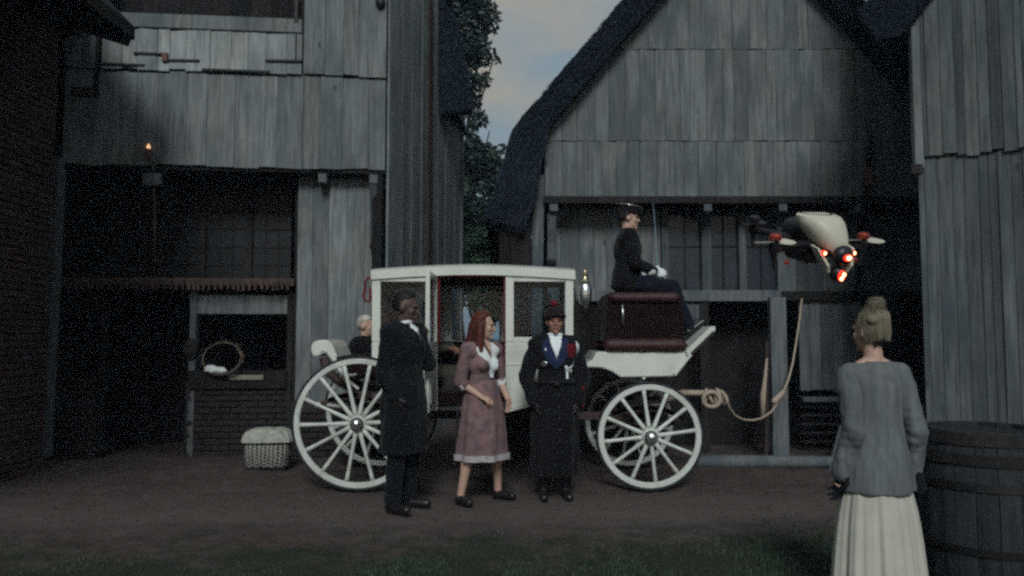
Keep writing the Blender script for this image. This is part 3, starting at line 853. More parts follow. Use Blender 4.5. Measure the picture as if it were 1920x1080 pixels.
m_ = MB(); m_.prism(poly, lambda p: Vector((p[0], BY + 0.04, p[1])), lambda p: Vector((p[0], BY + 0.16, p[1])))
gw = new('gable_wall', m_.mesh('g'), M['board_dark'], barn, world=True)
bn = Vector((0, -1, 0))
plank_run(gw, (BX0, BY), (BX1, BY), zb0, zb1, 0.11, 0.23, 0.026, M['board_barn'], RB, nrm=bn, jit=0.005, proud=0.006)
plank_run(gw, (BX0, BY - 0.006), (BX1, BY - 0.006), zb1 + 0.004, zb2, 0.11, 0.23, 0.026, M['board_barn'], RB, nrm=bn, jit=0.005, proud=0.006,
          top=lambda s: min(zb2, gable_top(BX0 + s) + 0.1))
plank_run(gw, (BX0, BY - 0.012), (BX1, BY - 0.012), zb2 + 0.004, 7, 0.11, 0.23, 0.026, M['board_barn'], RB, nrm=bn, jit=0.005, proud=0.006,
          top=lambda s: min(6.7, gable_top(BX0 + s) + 0.1))
# jetty beam and joist ends
m_ = MB(); m_.beam((BX0 - .02, BY - 0.02, zb0 - 0.03), (BX1, BY - 0.02, zb0 - 0.03), 0.05, 0.09)
new('jetty_beam', m_.mesh('j'), M['beam_dark'], barn, world=True)
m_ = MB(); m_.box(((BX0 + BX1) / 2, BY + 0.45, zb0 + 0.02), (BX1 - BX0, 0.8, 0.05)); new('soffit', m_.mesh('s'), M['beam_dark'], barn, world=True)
for u in (1038, 1185, 1326, 1466, 1610):
    c = at(u, 388, BY + 0.02)
    m_ = MB(); m_.beam((c.x, BY - 0.03, zb0 - 0.115), (c.x, BY + 0.6, zb0 - 0.115), 0.10 if u != 1185 else 0.08, 0.11)
    new('joist', m_.mesh('j'), M['beam'], barn, world=True)
# bracket at the corner
cxb = at(1034, 430, BY + .2).x
m_ = MB(); m_.prism([(0.03, zb0 - .18), (0.24, zb0 - .18), (0.25, 2.38), (0.2, 2.33), (0.15, 2.4), (0.14, 2.6), (0.08, 2.8)],
                    lambda p: Vector((cxb - .055, BY + p[0], p[1])), lambda p: Vector((cxb + .055, BY + p[0], p[1])))
new('bracket', m_.mesh('b', bevel=0.008), M['beam'], barn, world=True)
m_ = MB(); m_.ell((cxb, BY + 0.14, 2.34), (0.055, 0.05, 0.05)); new('bracket_knob', m_.mesh('b', True), M['beam_dark'], barn, world=True)
# corner post and dark aisle wall under the low eave
m_ = MB(); m_.beam(at(1001, 905, BY + .1), at(1010, 330, BY + .1), 0.14, 0.14); new('corner_post', m_.mesh('p'), M['beam'], barn, world=True)
plank_run(barn, (at(936, 500, 9.12).x, 9.12), (at(996, 500, 9.12).x, 9.12), 0, 3.0, 0.14, 0.2, 0.026, M['board_dark'], RB, nrm=bn)
# first storey of the ground floor: boards at the left, then a row of windows
WY = 9.62
zs0 = at(1300, 551, WY).z; zt0 = zb0 - 0.05
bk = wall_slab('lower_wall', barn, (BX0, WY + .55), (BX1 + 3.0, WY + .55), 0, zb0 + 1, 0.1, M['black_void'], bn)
plank_run(barn, (at(1024, 0, WY).x, WY), (at(1232, 0, WY).x, WY), zs0 - 0.0, zt0, 0.15, 0.25, 0.026, M['board_barn'], RB, nrm=bn)
m_ = MB(); m_.beam((at(1030, 0, WY).x, WY - .06, zs0 - 0.03), (at(1448, 0, WY).x, WY - .06, zs0 - 0.03), 0.07, 0.14); new('window_sill', m_.mesh('s'), M['beam'], barn, world=True)
m_ = MB(); m_.beam((at(1450, 0, WY).x, WY - .04, zs0 - 0.03), (BX1, WY - .04, zs0 - 0.03), 0.1, 0.12); new('window_sill', m_.mesh('s'), M['beam_dark'], barn, world=True)
cols = [1246, 1323, 1390, 1464, 1600, 1790]
for i, u in enumerate(cols):
    x = at(u, 450, WY).x
    m_ = MB(); m_.beam((x, WY - .01, zs0), (x, WY - .01, zt0), 0.13 if u in (1323, 1464) else 0.095, 0.09); new('mullion', m_.mesh('m'), M['beam'], barn, world=True)
for i in range(len(cols) - 1):
    x0, x1 = at(cols[i], 450, WY).x + .05, at(cols[i + 1], 450, WY).x - .05
    if cols[i] >= 1464:
        plank_run(barn, (x0, WY + .05), (x1, WY + .05), zs0, zt0, 0.14, 0.22, 0.02, M['beam'], RB, nrm=bn)
        continue
    wdw = MB(); wdw.box(((x0 + x1) / 2, WY + .035, (zs0 + zt0) / 2), (x1 - x0 + .02, 0.012, zt0 - zs0))
    pane = new('pane', wdw.mesh('p'), M['glass_dark'], barn, world=True)
    zb = MB()
    zb.box(((x0 + x1) / 2, WY + .02, zs0 + (zt0 - zs0) * .55), (x1 - x0, 0.018, 0.014))
    zb.box(((x0 + x1) / 2, WY + .02, (zs0 + zt0) / 2), (0.018, 0.022, zt0 - zs0))
    new('glazing_bar', zb.mesh('g'), M['beam_dark'], pane)
m_ = MB(); m_.beam((at(1236, 0, WY).x, WY - .005, zt0 - .05), (BX1, WY - .005, zt0 - .05), 0.09, 0.08); new('window_head', m_.mesh('s'), M['beam_dark'], barn, world=True)
# open stalls below
for (u, w, mt, y) in ((1320, 0.12, 'beam_dark', WY), (1459, 0.19, 'beam', 9.15), (1607, 0.12, 'beam', WY), (1075, .14, 'beam_dark', WY)):
    x = at(u, 700, y).x
    m_ = MB(); m_.beam((x, y, 0), (x, y, zs0 - 0.07), w, 0.12); new('stall_post', m_.mesh('p'), M[mt], barn, world=True)
m_ = MB(); m_.beam(at(1436, 880, 9.2), at(1438, 640, 9.2), 0.05, 0.05); new('stall_prop', m_.mesh('p'), M['beam_brown'], barn, world=True)
x0, x1 = at(1482, 0, WY).x, at(1600, 0, WY).x
zr = at(1540, 748, WY).z
plank_run(barn, (x0, WY), (x1, WY), zr + .1, zs0 - .08, 0.12, 0.2, 0.022, M['beam'], RB, nrm=bn)
m_ = MB(); m_.beam((x0, WY - .04, zr), (x1, WY - .04, zr), 0.16, 0.06); new('stall_rail', m_.mesh('r'), M['beam'], barn, world=True)
for k in range(5):
    z = 0.12 + k * 0.11
    m_ = MB(); m_.beam((x0, WY + .02, z), (x1 + .9, WY + .02, z + RB.uniform(-.02, .02)), 0.09, 0.03); new('stall_board', m_.mesh('r'), M['beam_dark'], barn, world=True)
pz = at(1290, 588, WY)
m_ = MB(); m_.box((pz.x, WY - .03, pz.z), (0.42, 0.03, 0.24), ch=0.006); new('notice_board', m_.mesh('n'), M['beam'], barn, world=True)
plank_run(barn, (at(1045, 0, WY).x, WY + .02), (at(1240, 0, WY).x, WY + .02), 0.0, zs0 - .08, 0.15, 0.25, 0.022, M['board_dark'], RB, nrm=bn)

kerb_log = MB()
kp = [at(u, v, 8.62) for u, v in ((1296, 876), (1380, 878), (1470, 882), (1570, 884))]
kerb_log.tube([Vector((p.x, 8.62 - .02 * i, 0.045)) for i, p in enumerate(kp)], [0.07, 0.075, 0.07, 0.066], 10)
o = new('timber_log', kerb_log.mesh('l', True, 50), M['beam']); tag(o, 'grey squared log lying on the ground along the barn front', 'log')
m_ = MB(); m_.beam(at(1556, 892, 8.35), at(1578, 800, 9.0), 0.05, 0.05)
o = new('wooden_prop', m_.mesh('w'), M['beam']); tag(o, 'short grey prop leaning to the barn beside the woman in the cream skirt', 'prop')
m_ = MB(); m_.tube([at(1607, 548, 9.5), at(1620, 372, 9.1), at(1628, 300, 9.08), at(1634, 256, 9.07)], [0.03, 0.03, 0.032, 0.03], 8)
pole = new('leaning_pole', m_.mesh('p', True), M['beam_dark']); tag(pole, 'dark pole with a rusty red tag leaning on the barn gable above the drone', 'pole')
m_ = MB(); m_.box(at(1629, 331, 9.06), (0.10, 0.03, 0.22), ch=0.01); new('tag', m_.mesh('t'), M['candle'], pole)

# ------------------------------------------------------------------ plank shed (right edge)
RS = random.Random(31)
SY = 7.3
sx0 = at(1727, 500, SY).x; sx1 = at(1698, 150, SY).x
fd = Vector((1, -0.55, 0)).normalized(); bd = Vector((0.7, 1, 0)).normalized()
fn = Vector((-0.55, -1, 0)).normalized()
shed = thing('plank_shed', 'tall shed of weathered vertical boards behind the wooden barrel', 'shed', (sx0, SY, 0))
zsm = at(1720, 300, SY).z
c0 = Vector((sx0, SY, 0)); c1 = Vector((sx1 + .04, SY - .02, 0))
sw2 = wall_slab('front_wall', shed, c0 - fn * .04, c0 + fd * 2.4 - fn * .04, 0, zsm + .1, 0.1, M['board_dark'], fn)
plank_run(sw2, c0, c0 + fd * 2.4, 0.0, zsm + .05, 0.05, 0.13, 0.026, M['board_shed'], RS, nrm=fn, proud=0.02)
sw3 = wall_slab('front_wall', shed, c1 - fn * .04, c1 + fd * 2.5 - fn * .04, zsm - .1, 7.2, 0.1, M['board_dark'], fn)
plank_run(sw3, c1, c1 + fd * 2.5, zsm, 7.1, 0.05, 0.13, 0.026, M['board_shed'], RS, nrm=fn, jit=0.03, proud=0.015)
wall_slab('side_wall', shed, c0 - fn * .14, c0 + bd * 5 - fn * .14, 0, 4.6, 0.1, M['board_dark'], Vector((-1, 0.7, 0)).normalized())
m_ = MB(); m_.beam(c1 + Vector((0.03, -0.03, zsm - .1)), c1 + Vector((0.03, -0.03, 7.1)), 0.09, 0.07); new('corner_board', m_.mesh('c'), M['board'], shed, world=True)
m_ = MB(); m_.beam(at(1706, 318, SY - .1), at(1728, 318, SY - .1), 0.06, 0.1); new('beam_end', m_.mesh('b'), M['beam_dark'], shed, world=True)
e_ = [at(1800, -170, 7.1), at(1700, -72, 7.1), at(1648, -18, 7.1), at(1613, 18, 7.1)]
f_ = [at(1800, -60, 7.1), at(1720, 20, 7.1), at(1690, 62, 7.1), at(1652, 66, 7.1)]
thatch('eave_thatch', shed, e_, f_, bd * 3.0, 26, 8.1, 0.02)

# ------------------------------------------------------------------ brick house (left edge)
RBK = random.Random(41)
bxx = at(103, 300, 8.35).x
brick_h = thing('brick_house', 'dark red brick house wall under a deep shadowed eave at the left edge', 'house', (bxx - 1.5, 6, 0))
bw = wall_slab('wall', brick_h, (bxx - .03, 8.35), (bxx - .03, 2.0), 0, 4.9, 0.3, M['mortar'], (1, 0, 0))
wall_slab('wall', brick_h, (bxx - 3.5, 8.352), (bxx - .03, 8.352), 0, 4.9, 0.3, M['mortar'], (0, 1, 0))
brick_wall(bw, (bxx - .02, 8.34), (bxx - .02, 7.25), 0.0, 4.9, (1, 0, 0), RBK, 300)
brick_wall(bw, (bxx - .02, 7.24), (bxx - .02, 3.0), 0.0, 4.9, (1, 0, 0), RBK, 0)
# eave: sloping roof with rafter tails
def rp(x, z): return (x, z)
roofp = [(-3.93, 4.52), (-3.93, 4.66), (-6.6, 7.4), (-6.8, 7.2), (-5.2, 5.0), (-5.0, 4.9)]
m_ = MB(); m_.prism(roofp, lambda p: Vector((p[0], 7.72, p[1])), lambda p: Vector((p[0], 1.5, p[1])))
br = new('roof', m_.mesh('r', bevel=0.01), M['beam_dark'], brick_h, world=True)
m_ = MB(); m_.prism([(-4.93, 4.88), (-4.93, 5.55), (-6.6, 7.25), (-8.5, 5.3), (-8.5, 4.88)], lambda p: Vector((p[0], 7.73, p[1])), lambda p: Vector((p[0], 8.5, p[1])))
new('gable', m_.mesh('g', bevel=0.01), M['beam_dark'], brick_h, world=True)
yy = 7.66
while yy > 3.0:
    m_ = MB(); m_.beam((-3.98, yy, 4.5), (-5.1, yy, 4.86), 0.09, 0.12, up=(0, 1, 0)); new('rafter_tail', m_.mesh('r'), M['beam_dark'], br, world=False).location = -wloc(br)
    yy -= 0.55

# ------------------------------------------------------------------ trees
def leaf_mass(rnd, blobs, n, size, shade=None):
    vv, ff = [], []
    tot = sum(b[1][0] * b[1][1] * b[1][2] for b in blobs)
    for c, r in blobs:
        k = int(n * (r[0] * r[1] * r[2]) / tot) + 1
        c = Vector(c)
        for _ in range(k):
            d = Vector((rnd.gauss(0, 1), rnd.gauss(0, 1), rnd.gauss(0, 1))).normalized()
            q = rnd.random() ** 0.45
            p = c + Vector((d.x * r[0], d.y * r[1], d.z * r[2])) * q
            if noise.noise(p * 1.8) < -0.22: continue
            s = size * rnd.uniform(0.6, 1.25)
            a = Vector((rnd.gauss(0, 1), rnd.gauss(0, 1), rnd.gauss(0, 0.6))).normalized()
            b = a.orthogonal().normalized(); b = (Matrix.Rotation(rnd.uniform(0, 6.28), 3, a) @ b)
            nn = a.cross(b)
            i0 = len(vv)
            vv += [p - a * s, p - a * 0.2 * s + b * s * 0.42 + nn * s * .12, p + a * s * 0.9, p - a * 0.1 * s - b * s * 0.42 + nn * s * .12, p + a * s * .4 + b * s * .30, p + a * s * .4 - b * s * .30]
            ff += [(i0, i0 + 1, i0 + 4, i0 + 2), (i0, i0 + 2, i0 + 5, i0 + 3)]
    me = bpy.data.meshes.new('leaves'); me.from_pydata(vv, [], ff); me.update()
    return me
def tree(name, label, base, blobs, n, size, seed, leafm, trunk_r=0.16, group=None):
    rnd = random.Random(seed)
    t = thing(name, label, 'tree' if 'tree' in name else 'bush', base, 0, group)
    b = Vector(base); m = MB()
    top = max(blobs, key=lambda q: q[0][2])[0]
    tp = [b + Vector((0, 0, -0.1)), b + Vector((0.05, 0, 1.2)), b.lerp(Vector(top), 0.55) + Vector((0.1, 0, 0)), Vector(top)]
    m.tube(tp, [trunk_r, trunk_r * 0.8, trunk_r * 0.45, 0.03], 8)
    for c, r in blobs:
        c = Vector(c); s = tp[1].lerp(tp[2], rnd.uniform(0.1, 0.9))
        m.tube([s, s.lerp(c, 0.5) + Vector((0, 0, -0.15)), c], [trunk_r * 0.35, trunk_r * 0.22, 0.015], 6)
    new('trunk', m.mesh('t', True), M['bark'], t, world=True)
    new('crown', leaf_mass(rnd, blobs, n, size), leafm, t, world=True)
    return t
TY = 17.5
def tb(u, v, ru, rv, y=TY, ry=None):
    p = at(u, v, y); k = y / F
    return ((p.x, p.y, p.z), (ru * k, (ry or ru * k), rv * k))
tree('oak_tree', 'tall dark oak tree rising between the plank house and the barn', (at(860, 600, TY).x, TY, 0),
     [tb(872, 60, 46, 70), tb(905, 35, 34, 42), tb(898, 100, 38, 26), tb(925, 112, 18, 16), tb(880, 175, 26, 60), tb(905, 150, 20, 18),
      tb(893, 228, 26, 22), tb(918, 245, 16, 12), tb(870, 290, 40, 60), tb(905, 300, 38, 34), tb(930, 335, 30, 40), tb(880, 390, 50, 50), tb(850, -60, 90, 80), tb(790, -80, 90, 90), tb(890, -40, 40, 40)],
     30000, 0.085, 51, M['leaf'])
tree('hedge_bush', 'bright green leafy bush between the house and the barn, behind the carriage', (at(905, 600, 14.6).x, 14.6, 0),
     [tb(900, 465, 45, 42, 14.6), tb(945, 470, 34, 50, 14.9), tb(880, 520, 45, 60, 14.4), tb(935, 560, 60, 70, 14.8)],
     9000, 0.06, 52, M['leaf_bush'], 0.05)
tree('far_tree', 'dim tree farther back in the gap between the two roofs', (at(940, 600, 26).x, 26, 0),
     [tb(940, 330, 60, 60, 26), tb(985, 420, 60, 70, 26), tb(900, 450, 90, 80, 26), tb(960, 520, 90, 80, 26), tb(860, 380, 60, 80, 26)],
     9000, 0.16, 53, M['leaf'])

# ------------------------------------------------------------------ thin dusk mist over the yard
m_ = MB(); m_.box((0, 120, 6.0), (500, 500, 14.0))
t = NT('dusk_mist'); t.n.remove(t.b)
pv = t.node('ShaderNodeVolumePrincipled'); pv.inputs['Color'].default_value = (0.55, 0.74, 1.0, 1); pv.inputs['Density'].default_value = HAZE
pv.inputs['Anisotropy'].default_value = 0.0
t.link(pv.outputs[0], t.n['Material Output'].inputs['Volume'])
hz_o = new('haze', m_.mesh('haze'), t.m); tag(hz_o, 'thin bluish dusk mist hanging over the whole yard', 'haze', kind='stuff')
# ================================================================== the carriage
RC = random.Random(61)
YN, YF = 7.35, 8.35                     # near and far faces of the coach body
YC = (YN + YF) / 2
WN, WF = 7.22, 8.47                     # wheel planes
coach = thing('carriage', 'white closed horse carriage with maroon box seat standing in the yard', 'carriage', (0.1, YC, 0))
def cp(u, v, y=YN): return at(u, v, y)
def panel(name, px, y0, y1, mat, bevel=0.006, parent=coach, ref=YN):
    pts = [at(u, v, ref) for u, v in px]
    m = MB(); m.prism(pts, lambda p: Vector((p.x, y0, p.z)), lambda p: Vector((p.x, y1, p.z)))
    return new(name, m.mesh(name, bevel=bevel), mat, parent, world=True)

XR, XF = cp(697, 600).x, cp(1075, 600).x
xd0, xd1 = cp(820, 600).x, cp(948, 600).x       # doorway
# roof: a shallow arch with a thick white cornice
m = MB(); NX = 24; top, bot = [], []
for i in range(NX + 1):
    t = i / NX; x = XR - 0.01 + (XF - XR + 0.03) * t
    z = cp(697, 508).z + 0.045 * math.sin(math.pi * t)
    top.append((x, z)); bot.append((x, z - 0.085))
prof = top + bot[::-1]
n = len(prof)
rows = []
for y, dz in ((YN - .02, 0), (YN + .1, .03), (YC, .06), (YF - .1, .03), (YF + .02, 0)):
    rows.append([Vector((x, y, z + (dz if i <= NX else 0))) for i, (x, z) in enumerate(prof)])
vv = [p for r_ in rows for p in r_]; ff = []
for j in range(len(rows) - 1):
    for i in range(n): ff.append((j * n + i, j * n + (i + 1) % n, (j + 1) * n + (i + 1) % n, (j + 1) * n + i))
for j in (0, len(rows) - 1):
    for i in range(NX): ff.append((j * n + i, j * n + i + 1, j * n + n - 2 - i, j * n + n - 1 - i))
m.add(vv, ff)
roof = new('roof', m.mesh('roof', True, 35), M['white'], coach, world=True)
m = MB(); m.box(((XR + XF) / 2, YC, cp(870, 520).z - 0.012), (XF - XR - .06, YF - YN - .06, 0.012)); new('ceiling_lining', m.mesh('c'), M['maroon_dark'], coach, world=True)

for side, (ya, yb) in (('near', (YN, YN + .045)), ('far', (YF - .045, YF))):
    panel('pillar', [(697, 516), (713, 516), (713, 641), (697, 641)], ya, yb, M['white'])
    panel('pillar', [(804, 516), (820, 516), (820, 641), (804, 641)], ya, yb, M['white'])
    panel('pillar', [(948, 512), (963, 512), (963, 641), (948, 641)], ya, yb, M['white'])
    panel('pillar', [(1060, 516), (1075, 516), (1075, 641), (1060, 641)], ya, yb, M['white'])
    for a, b in ((713.3, 803.7), (963.3, 1059.7)):
        panel('window_head', [(a, 514), (b, 514), (b, 528), (a, 528)], ya + .003, yb, M['white'], 0.004)
        wf = panel('window_pane', [(a, 528.2), (b, 528.2), (b, 639.8), (a, 639.8)], ya + .02, ya + .026, M['glass'], 0)
        panel('window_frame', [(a, 632), (b, 632), (b, 641), (a, 641)], ya + .004, yb - .004, M['white'], 0.003)
    panel('quarter_panel', [(948, 641.3), (1075, 641.3), (1075, 690), (1066, 715), (1046, 738), (1015, 753), (980, 762), (948, 770)], ya, yb, M['white'])
    panel('quarter_panel', [(820, 641.3), (697, 641.3), (697, 668), (708, 690), (726, 715), (748, 738), (775, 757), (800, 768), (820, 771)], ya, yb, M['white'])
    # moulding line across the lower panel
    y = ya - .006 if side == 'near' else yb
    panel('moulding', [(950, 681), (1073, 681), (1073, 684), (950, 684)], y, y + .006, M['white'], 0)
    panel('bottom_rail', [(948, 766), (985, 757), (1020, 748), (1052, 730), (1056, 736), (1022, 755), (986, 764), (948, 774)], ya - .012, yb - .002, M['white'], 0.003)
# far door stays shut, with its own window
panel('far_door', [(820.5, 641.3), (947.5, 641.3), (947.5, 770), (820.5, 770)], YF - .04, YF - .005, M['white'])
for a, b in ((820.5, 832), (936, 947.5)):
    panel('far_door_stile', [(a, 516), (b, 516), (b, 641), (a, 641)], YF - .04, YF - .005, M['white'])
panel('far_door_rail', [(832.3, 516), (935.7, 516), (935.7, 530), (832.3, 530)], YF - .04, YF - .005, M['white'])
panel('far_window', [(832.3, 530.3), (935.7, 530.3), (935.7, 641), (832.3, 641)], YF - .02, YF - .016, M['glass'], 0)
# inside: lining, floor, benches, end walls
panel('lining', [(700, 642), (1072, 642), (1072, 690), (1046, 735), (985, 757), (820, 768), (750, 735), (700, 668)], YF - .062, YF - .048, M['maroon_dark'])
fl = panel('floor', [(742, 735), (1048, 735), (985, 756), (800, 766)], YN + .047, YF - .064, M['maroon_dark'])
for u, nm in ((700, 'rear_wall'), (1066, 'front_wall')):
    for (v0, v1) in ((641, 690 if u > 1000 else 668),):
        panel(nm, [(u, v0), (u + 6, v0), (u + 6, v1), (u, v1)], YN + .048, YF - .048, M['white'])
panel('rear_wall', [(700, 517), (704, 517), (704, 640.5), (700, 640.5)], YN + .048, YF - .048, M['white'])
panel('rear_lining', [(704.3, 517), (707, 517), (707, 640.5), (704.3, 640.5)], YN + .048, YF - .048, M['maroon_dark'], 0)
for (ya, yb) in ((YN + .048, YN + .16), (YF - .16, YF - .048)):
    panel('front_wall', [(1068, 517), (1072, 517), (1072, 640.5), (1068, 640.5)], ya, yb, M['white'])
    panel('front_lining', [(1064, 517), (1067.6, 517), (1067.6, 640.5), (1064, 640.5)], ya, yb, M['maroon_dark'], 0)
panel('front_wall', [(1066, 517), (1072, 517), (1072, 535), (1066, 535)], YN + .161, YF - .161, M['white'])
seat_r = panel('rear_bench', [(708, 690), (780, 690), (784, 700), (784, 742), (740, 730), (712, 694)], YN + .05, YF - .066, M['maroon'], 0.02)
panel('bench_back', [(708, 560), (722, 560), (738, 688), (712, 688)], YN + .05, YF - .066, M['maroon'], 0.02)
panel('front_bench', [(1000, 690), (1062, 690), (1040, 730), (1004, 740)], YN + .05, YF - .066, M['maroon'], 0.02)
panel('bench_back', [(1062, 600), (1064, 690), (1044, 690), (1052, 600)], YN + .05, YF - .066, M['maroon'], 0.02)

# near door, swung right open towards the viewer
hx, hy = xd0, YN - .01
zt, zbm = cp(820, 518).z, 0.775
DW = 0.64
da = R(-90.5)                                  # direction of the open door leaf in plan
dd = Vector((math.cos(da), math.sin(da), 0)); dn = Vector((1, 0, 0))
def dp(s, z, o=0.0): return Vector((hx, hy, 0)) + dd * s + dn * o + Vector((0, 0, z))
zw0, zw1 = cp(820, 640).z, zt - .07
m = MB()
for (s0, s1, z0, z1) in ((0, .05, zbm, zt), (DW - .05, DW, zbm, zt), (.05, DW - .05, zt - .06, zt), (.05, DW - .05, zbm, zbm + .06), (.05, DW - .05, zw0 - .05, zw0)):
    m.prism([dp(s0, z0), dp(s1, z0), dp(s1, z1), dp(s0, z1)], lambda p: p - dn * .036, lambda p: p + dn * .001)
door = new('door', m.mesh('door'), M['white'], coach, world=True); door['label'] = 'white carriage door swung wide open'
m = MB(); m.prism([dp(.05, zbm + .06), dp(DW - .05, zbm + .06), dp(DW - .05, zw0 - .05), dp(.05, zw0 - .05)], lambda p: p - dn * .03, lambda p: p - dn * .008)
new('door_panel', m.mesh('dp'), M['white'], door)
m = MB(); m.prism([dp(.07, zbm + .08), dp(DW - .07, zbm + .08), dp(DW - .07, zw0 - .07), dp(.07, zw0 - .07)], lambda p: p + dn * .002, lambda p: p + dn * .008)
new('door_lining', m.mesh('dl'), M['white'], door)
m = MB(); m.prism([dp(.05, zw0), dp(DW - .05, zw0), dp(DW - .05, zt - .06), dp(.05, zt - .06)], lambda p: p - dn * .02, lambda p: p - dn * .016)
new('door_window', m.mesh('dw'), M['glass'], door)
m = MB(); m.cap(dp(DW - .06, 1.25, .012), dp(DW - .16, 1.25, .03), .01, .01); new('door_handle', m.mesh('dh', True), M['brass'], door)
# red braid along the jamb
m = MB(); m.prism([(820.5, 514), (825, 517), (825, 641), (821, 644)], lambda p: at(p[0], p[1], YN + .02), lambda p: at(p[0], p[1], YN + .02) + Vector((0, .1, 0)))
new('red_jamb', m.mesh('rj'), M['red'], coach, world=True)
m = MB(); m.box((cp(884, 516).x, YN + .03, cp(884, 518.5).z), (xd1 - xd0, 0.05, 0.012)); new('red_head', m.mesh('rh'), M['red'], coach, world=True)
m = MB(); m.box((xd1 - .012, YN + .03, (zt + .75) / 2 + .1), (0.012, 0.05, zt - .8)); new('red_jamb', m.mesh('rj'), M['red'], coach, world=True)
# red hand loop at the rear corner
m = MB(); m.tube([at(u, v, YN - .01) for u, v in ((696, 522), (689, 521), (685, 530), (684, 545), (681, 556), (686, 565), (693, 566), (695, 556), (694, 540))], 0.011, 8)
new('hand_loop', m.mesh('hl', True), M['red'], coach, world=True)

# white box boot in front with sloping footboard
BN, BF = 7.42, 8.28
boot = panel('boot', [(1076, 694), (1090, 686), (1112, 676), (1120, 660), (1292, 660), (1290, 672), (1316, 650), (1268, 706), (1166, 708), (1150, 697), (1130, 690), (1105, 689), (1085, 695), (1077, 701)], BN, BF, M['white'], 0.008)
panel('footboard', [(1287, 658), (1336, 612), (1343, 611), (1344, 619), (1305, 660), (1268, 706), (1264, 700), (1292, 668)], BN - .03, BF + .03, M['white'], 0.006)
panel('footboard_strip', [(1296, 662), (1338, 621), (1341, 624), (1300, 666)], BN - .037, BN - .03, M['beam_brown'], 0)
panel('boot_stud', [(1206, 708), (1214, 708), (1210, 713)], BN, BN + .03, M['white'], 0)
# maroon box seat: draped hammercloth, top roll, bottom roll
def rumple(o, amp, fr):
    pass
m = MB(); NXs, NZs = 46, 26
x0, x1 = at(1136, 600, BN).x, at(1282, 600, BN).x; z0, z1 = at(1200, 640, BN).z, at(1200, 556, BN).z
vv = []
loop = []
for i in range(NXs + 1): loop.append((x0 + (x1 - x0) * i / NXs, BN - .01))
for i in range(1, NXs): loop.append((x1, BN - .01 + (BF - BN + .02) * i / NXs))
for i in range(NXs + 1): loop.append((x1 - (x1 - x0) * i / NXs, BF + .01))
for i in range(1, NXs): loop.append((x0, BF + .01 - (BF - BN + .02) * i / NXs))
nl = len(loop); cxs, cys = (x0 + x1) / 2, YC
for j in range(NZs + 1):
    t = j / NZs; z = z0 + (z1 - z0) * t
    for k, (x, y) in enumerate(loop):
        f = 0.016 * (1 - .7 * t) * math.sin(k * 0.42 + 2.5 * math.sin(k * .13)) + 0.014 * noise.noise(Vector((x * 9, y * 9, z * 4)))
        sh = 1 - 0.06 * t
        d = Vector((x - cxs, y - cys, 0)); d2 = d.normalized() * f
        vv.append((cxs + d.x * sh + d2.x, cys + d.y * (1 - .02 * t) + d2.y, z))
ff = [(j * nl + k, j * nl + (k + 1) % nl, (j + 1) * nl + (k + 1) % nl, (j + 1) * nl + k) for j in range(NZs) for k in range(nl)]
ff += [tuple(range(nl))[::-1], tuple(NZs * nl + k for k in range(nl))]
m.add(vv, ff)
hc = new('hammercloth', m.mesh('hc', True, 60), M['maroon_dark'], coach, world=True)
for (v, r_, nm, wx) in ((647, .062, 'seat_roll', .03), (558, .048, 'seat_cushion', -.03)):
    zz = at(1200, v, BN).z
    for yy_ in (BN + .0, BF - .0):
        m = MB(); pts, rr = [], []
        for i in range(40):
            t = i / 39; x = x0 - wx + (x1 - x0 + 2 * wx) * t
            pts.append((x, yy_, zz)); e = min(1, min(t, 1 - t) * 14 + .25)
            rr.append(r_ * e * (1 + 0.10 * abs(math.sin(t * 16)) ** .5 - .05 + .12 * noise.noise(Vector((x * 14, yy_, 0)))))
        m.tube(pts, rr, 12); new(nm, m.mesh(nm, True), M['maroon'], hc)
zc = at(1200, 556, BN).z
m = MB(); m.box((cxs, YC, zc + .0), (x1 - x0 - .06, BF - BN - .06, 0.09), ch=0.03); new('seat_pad', m.mesh('sp', True, 50), M['maroon'], hc)
m = MB(); m.tube([at(1167, 571, BN - .05), at(1169, 610, BN - .05)], 0.009, 8); new('grab_rod', m.mesh('gr', True), M['silver'], hc)

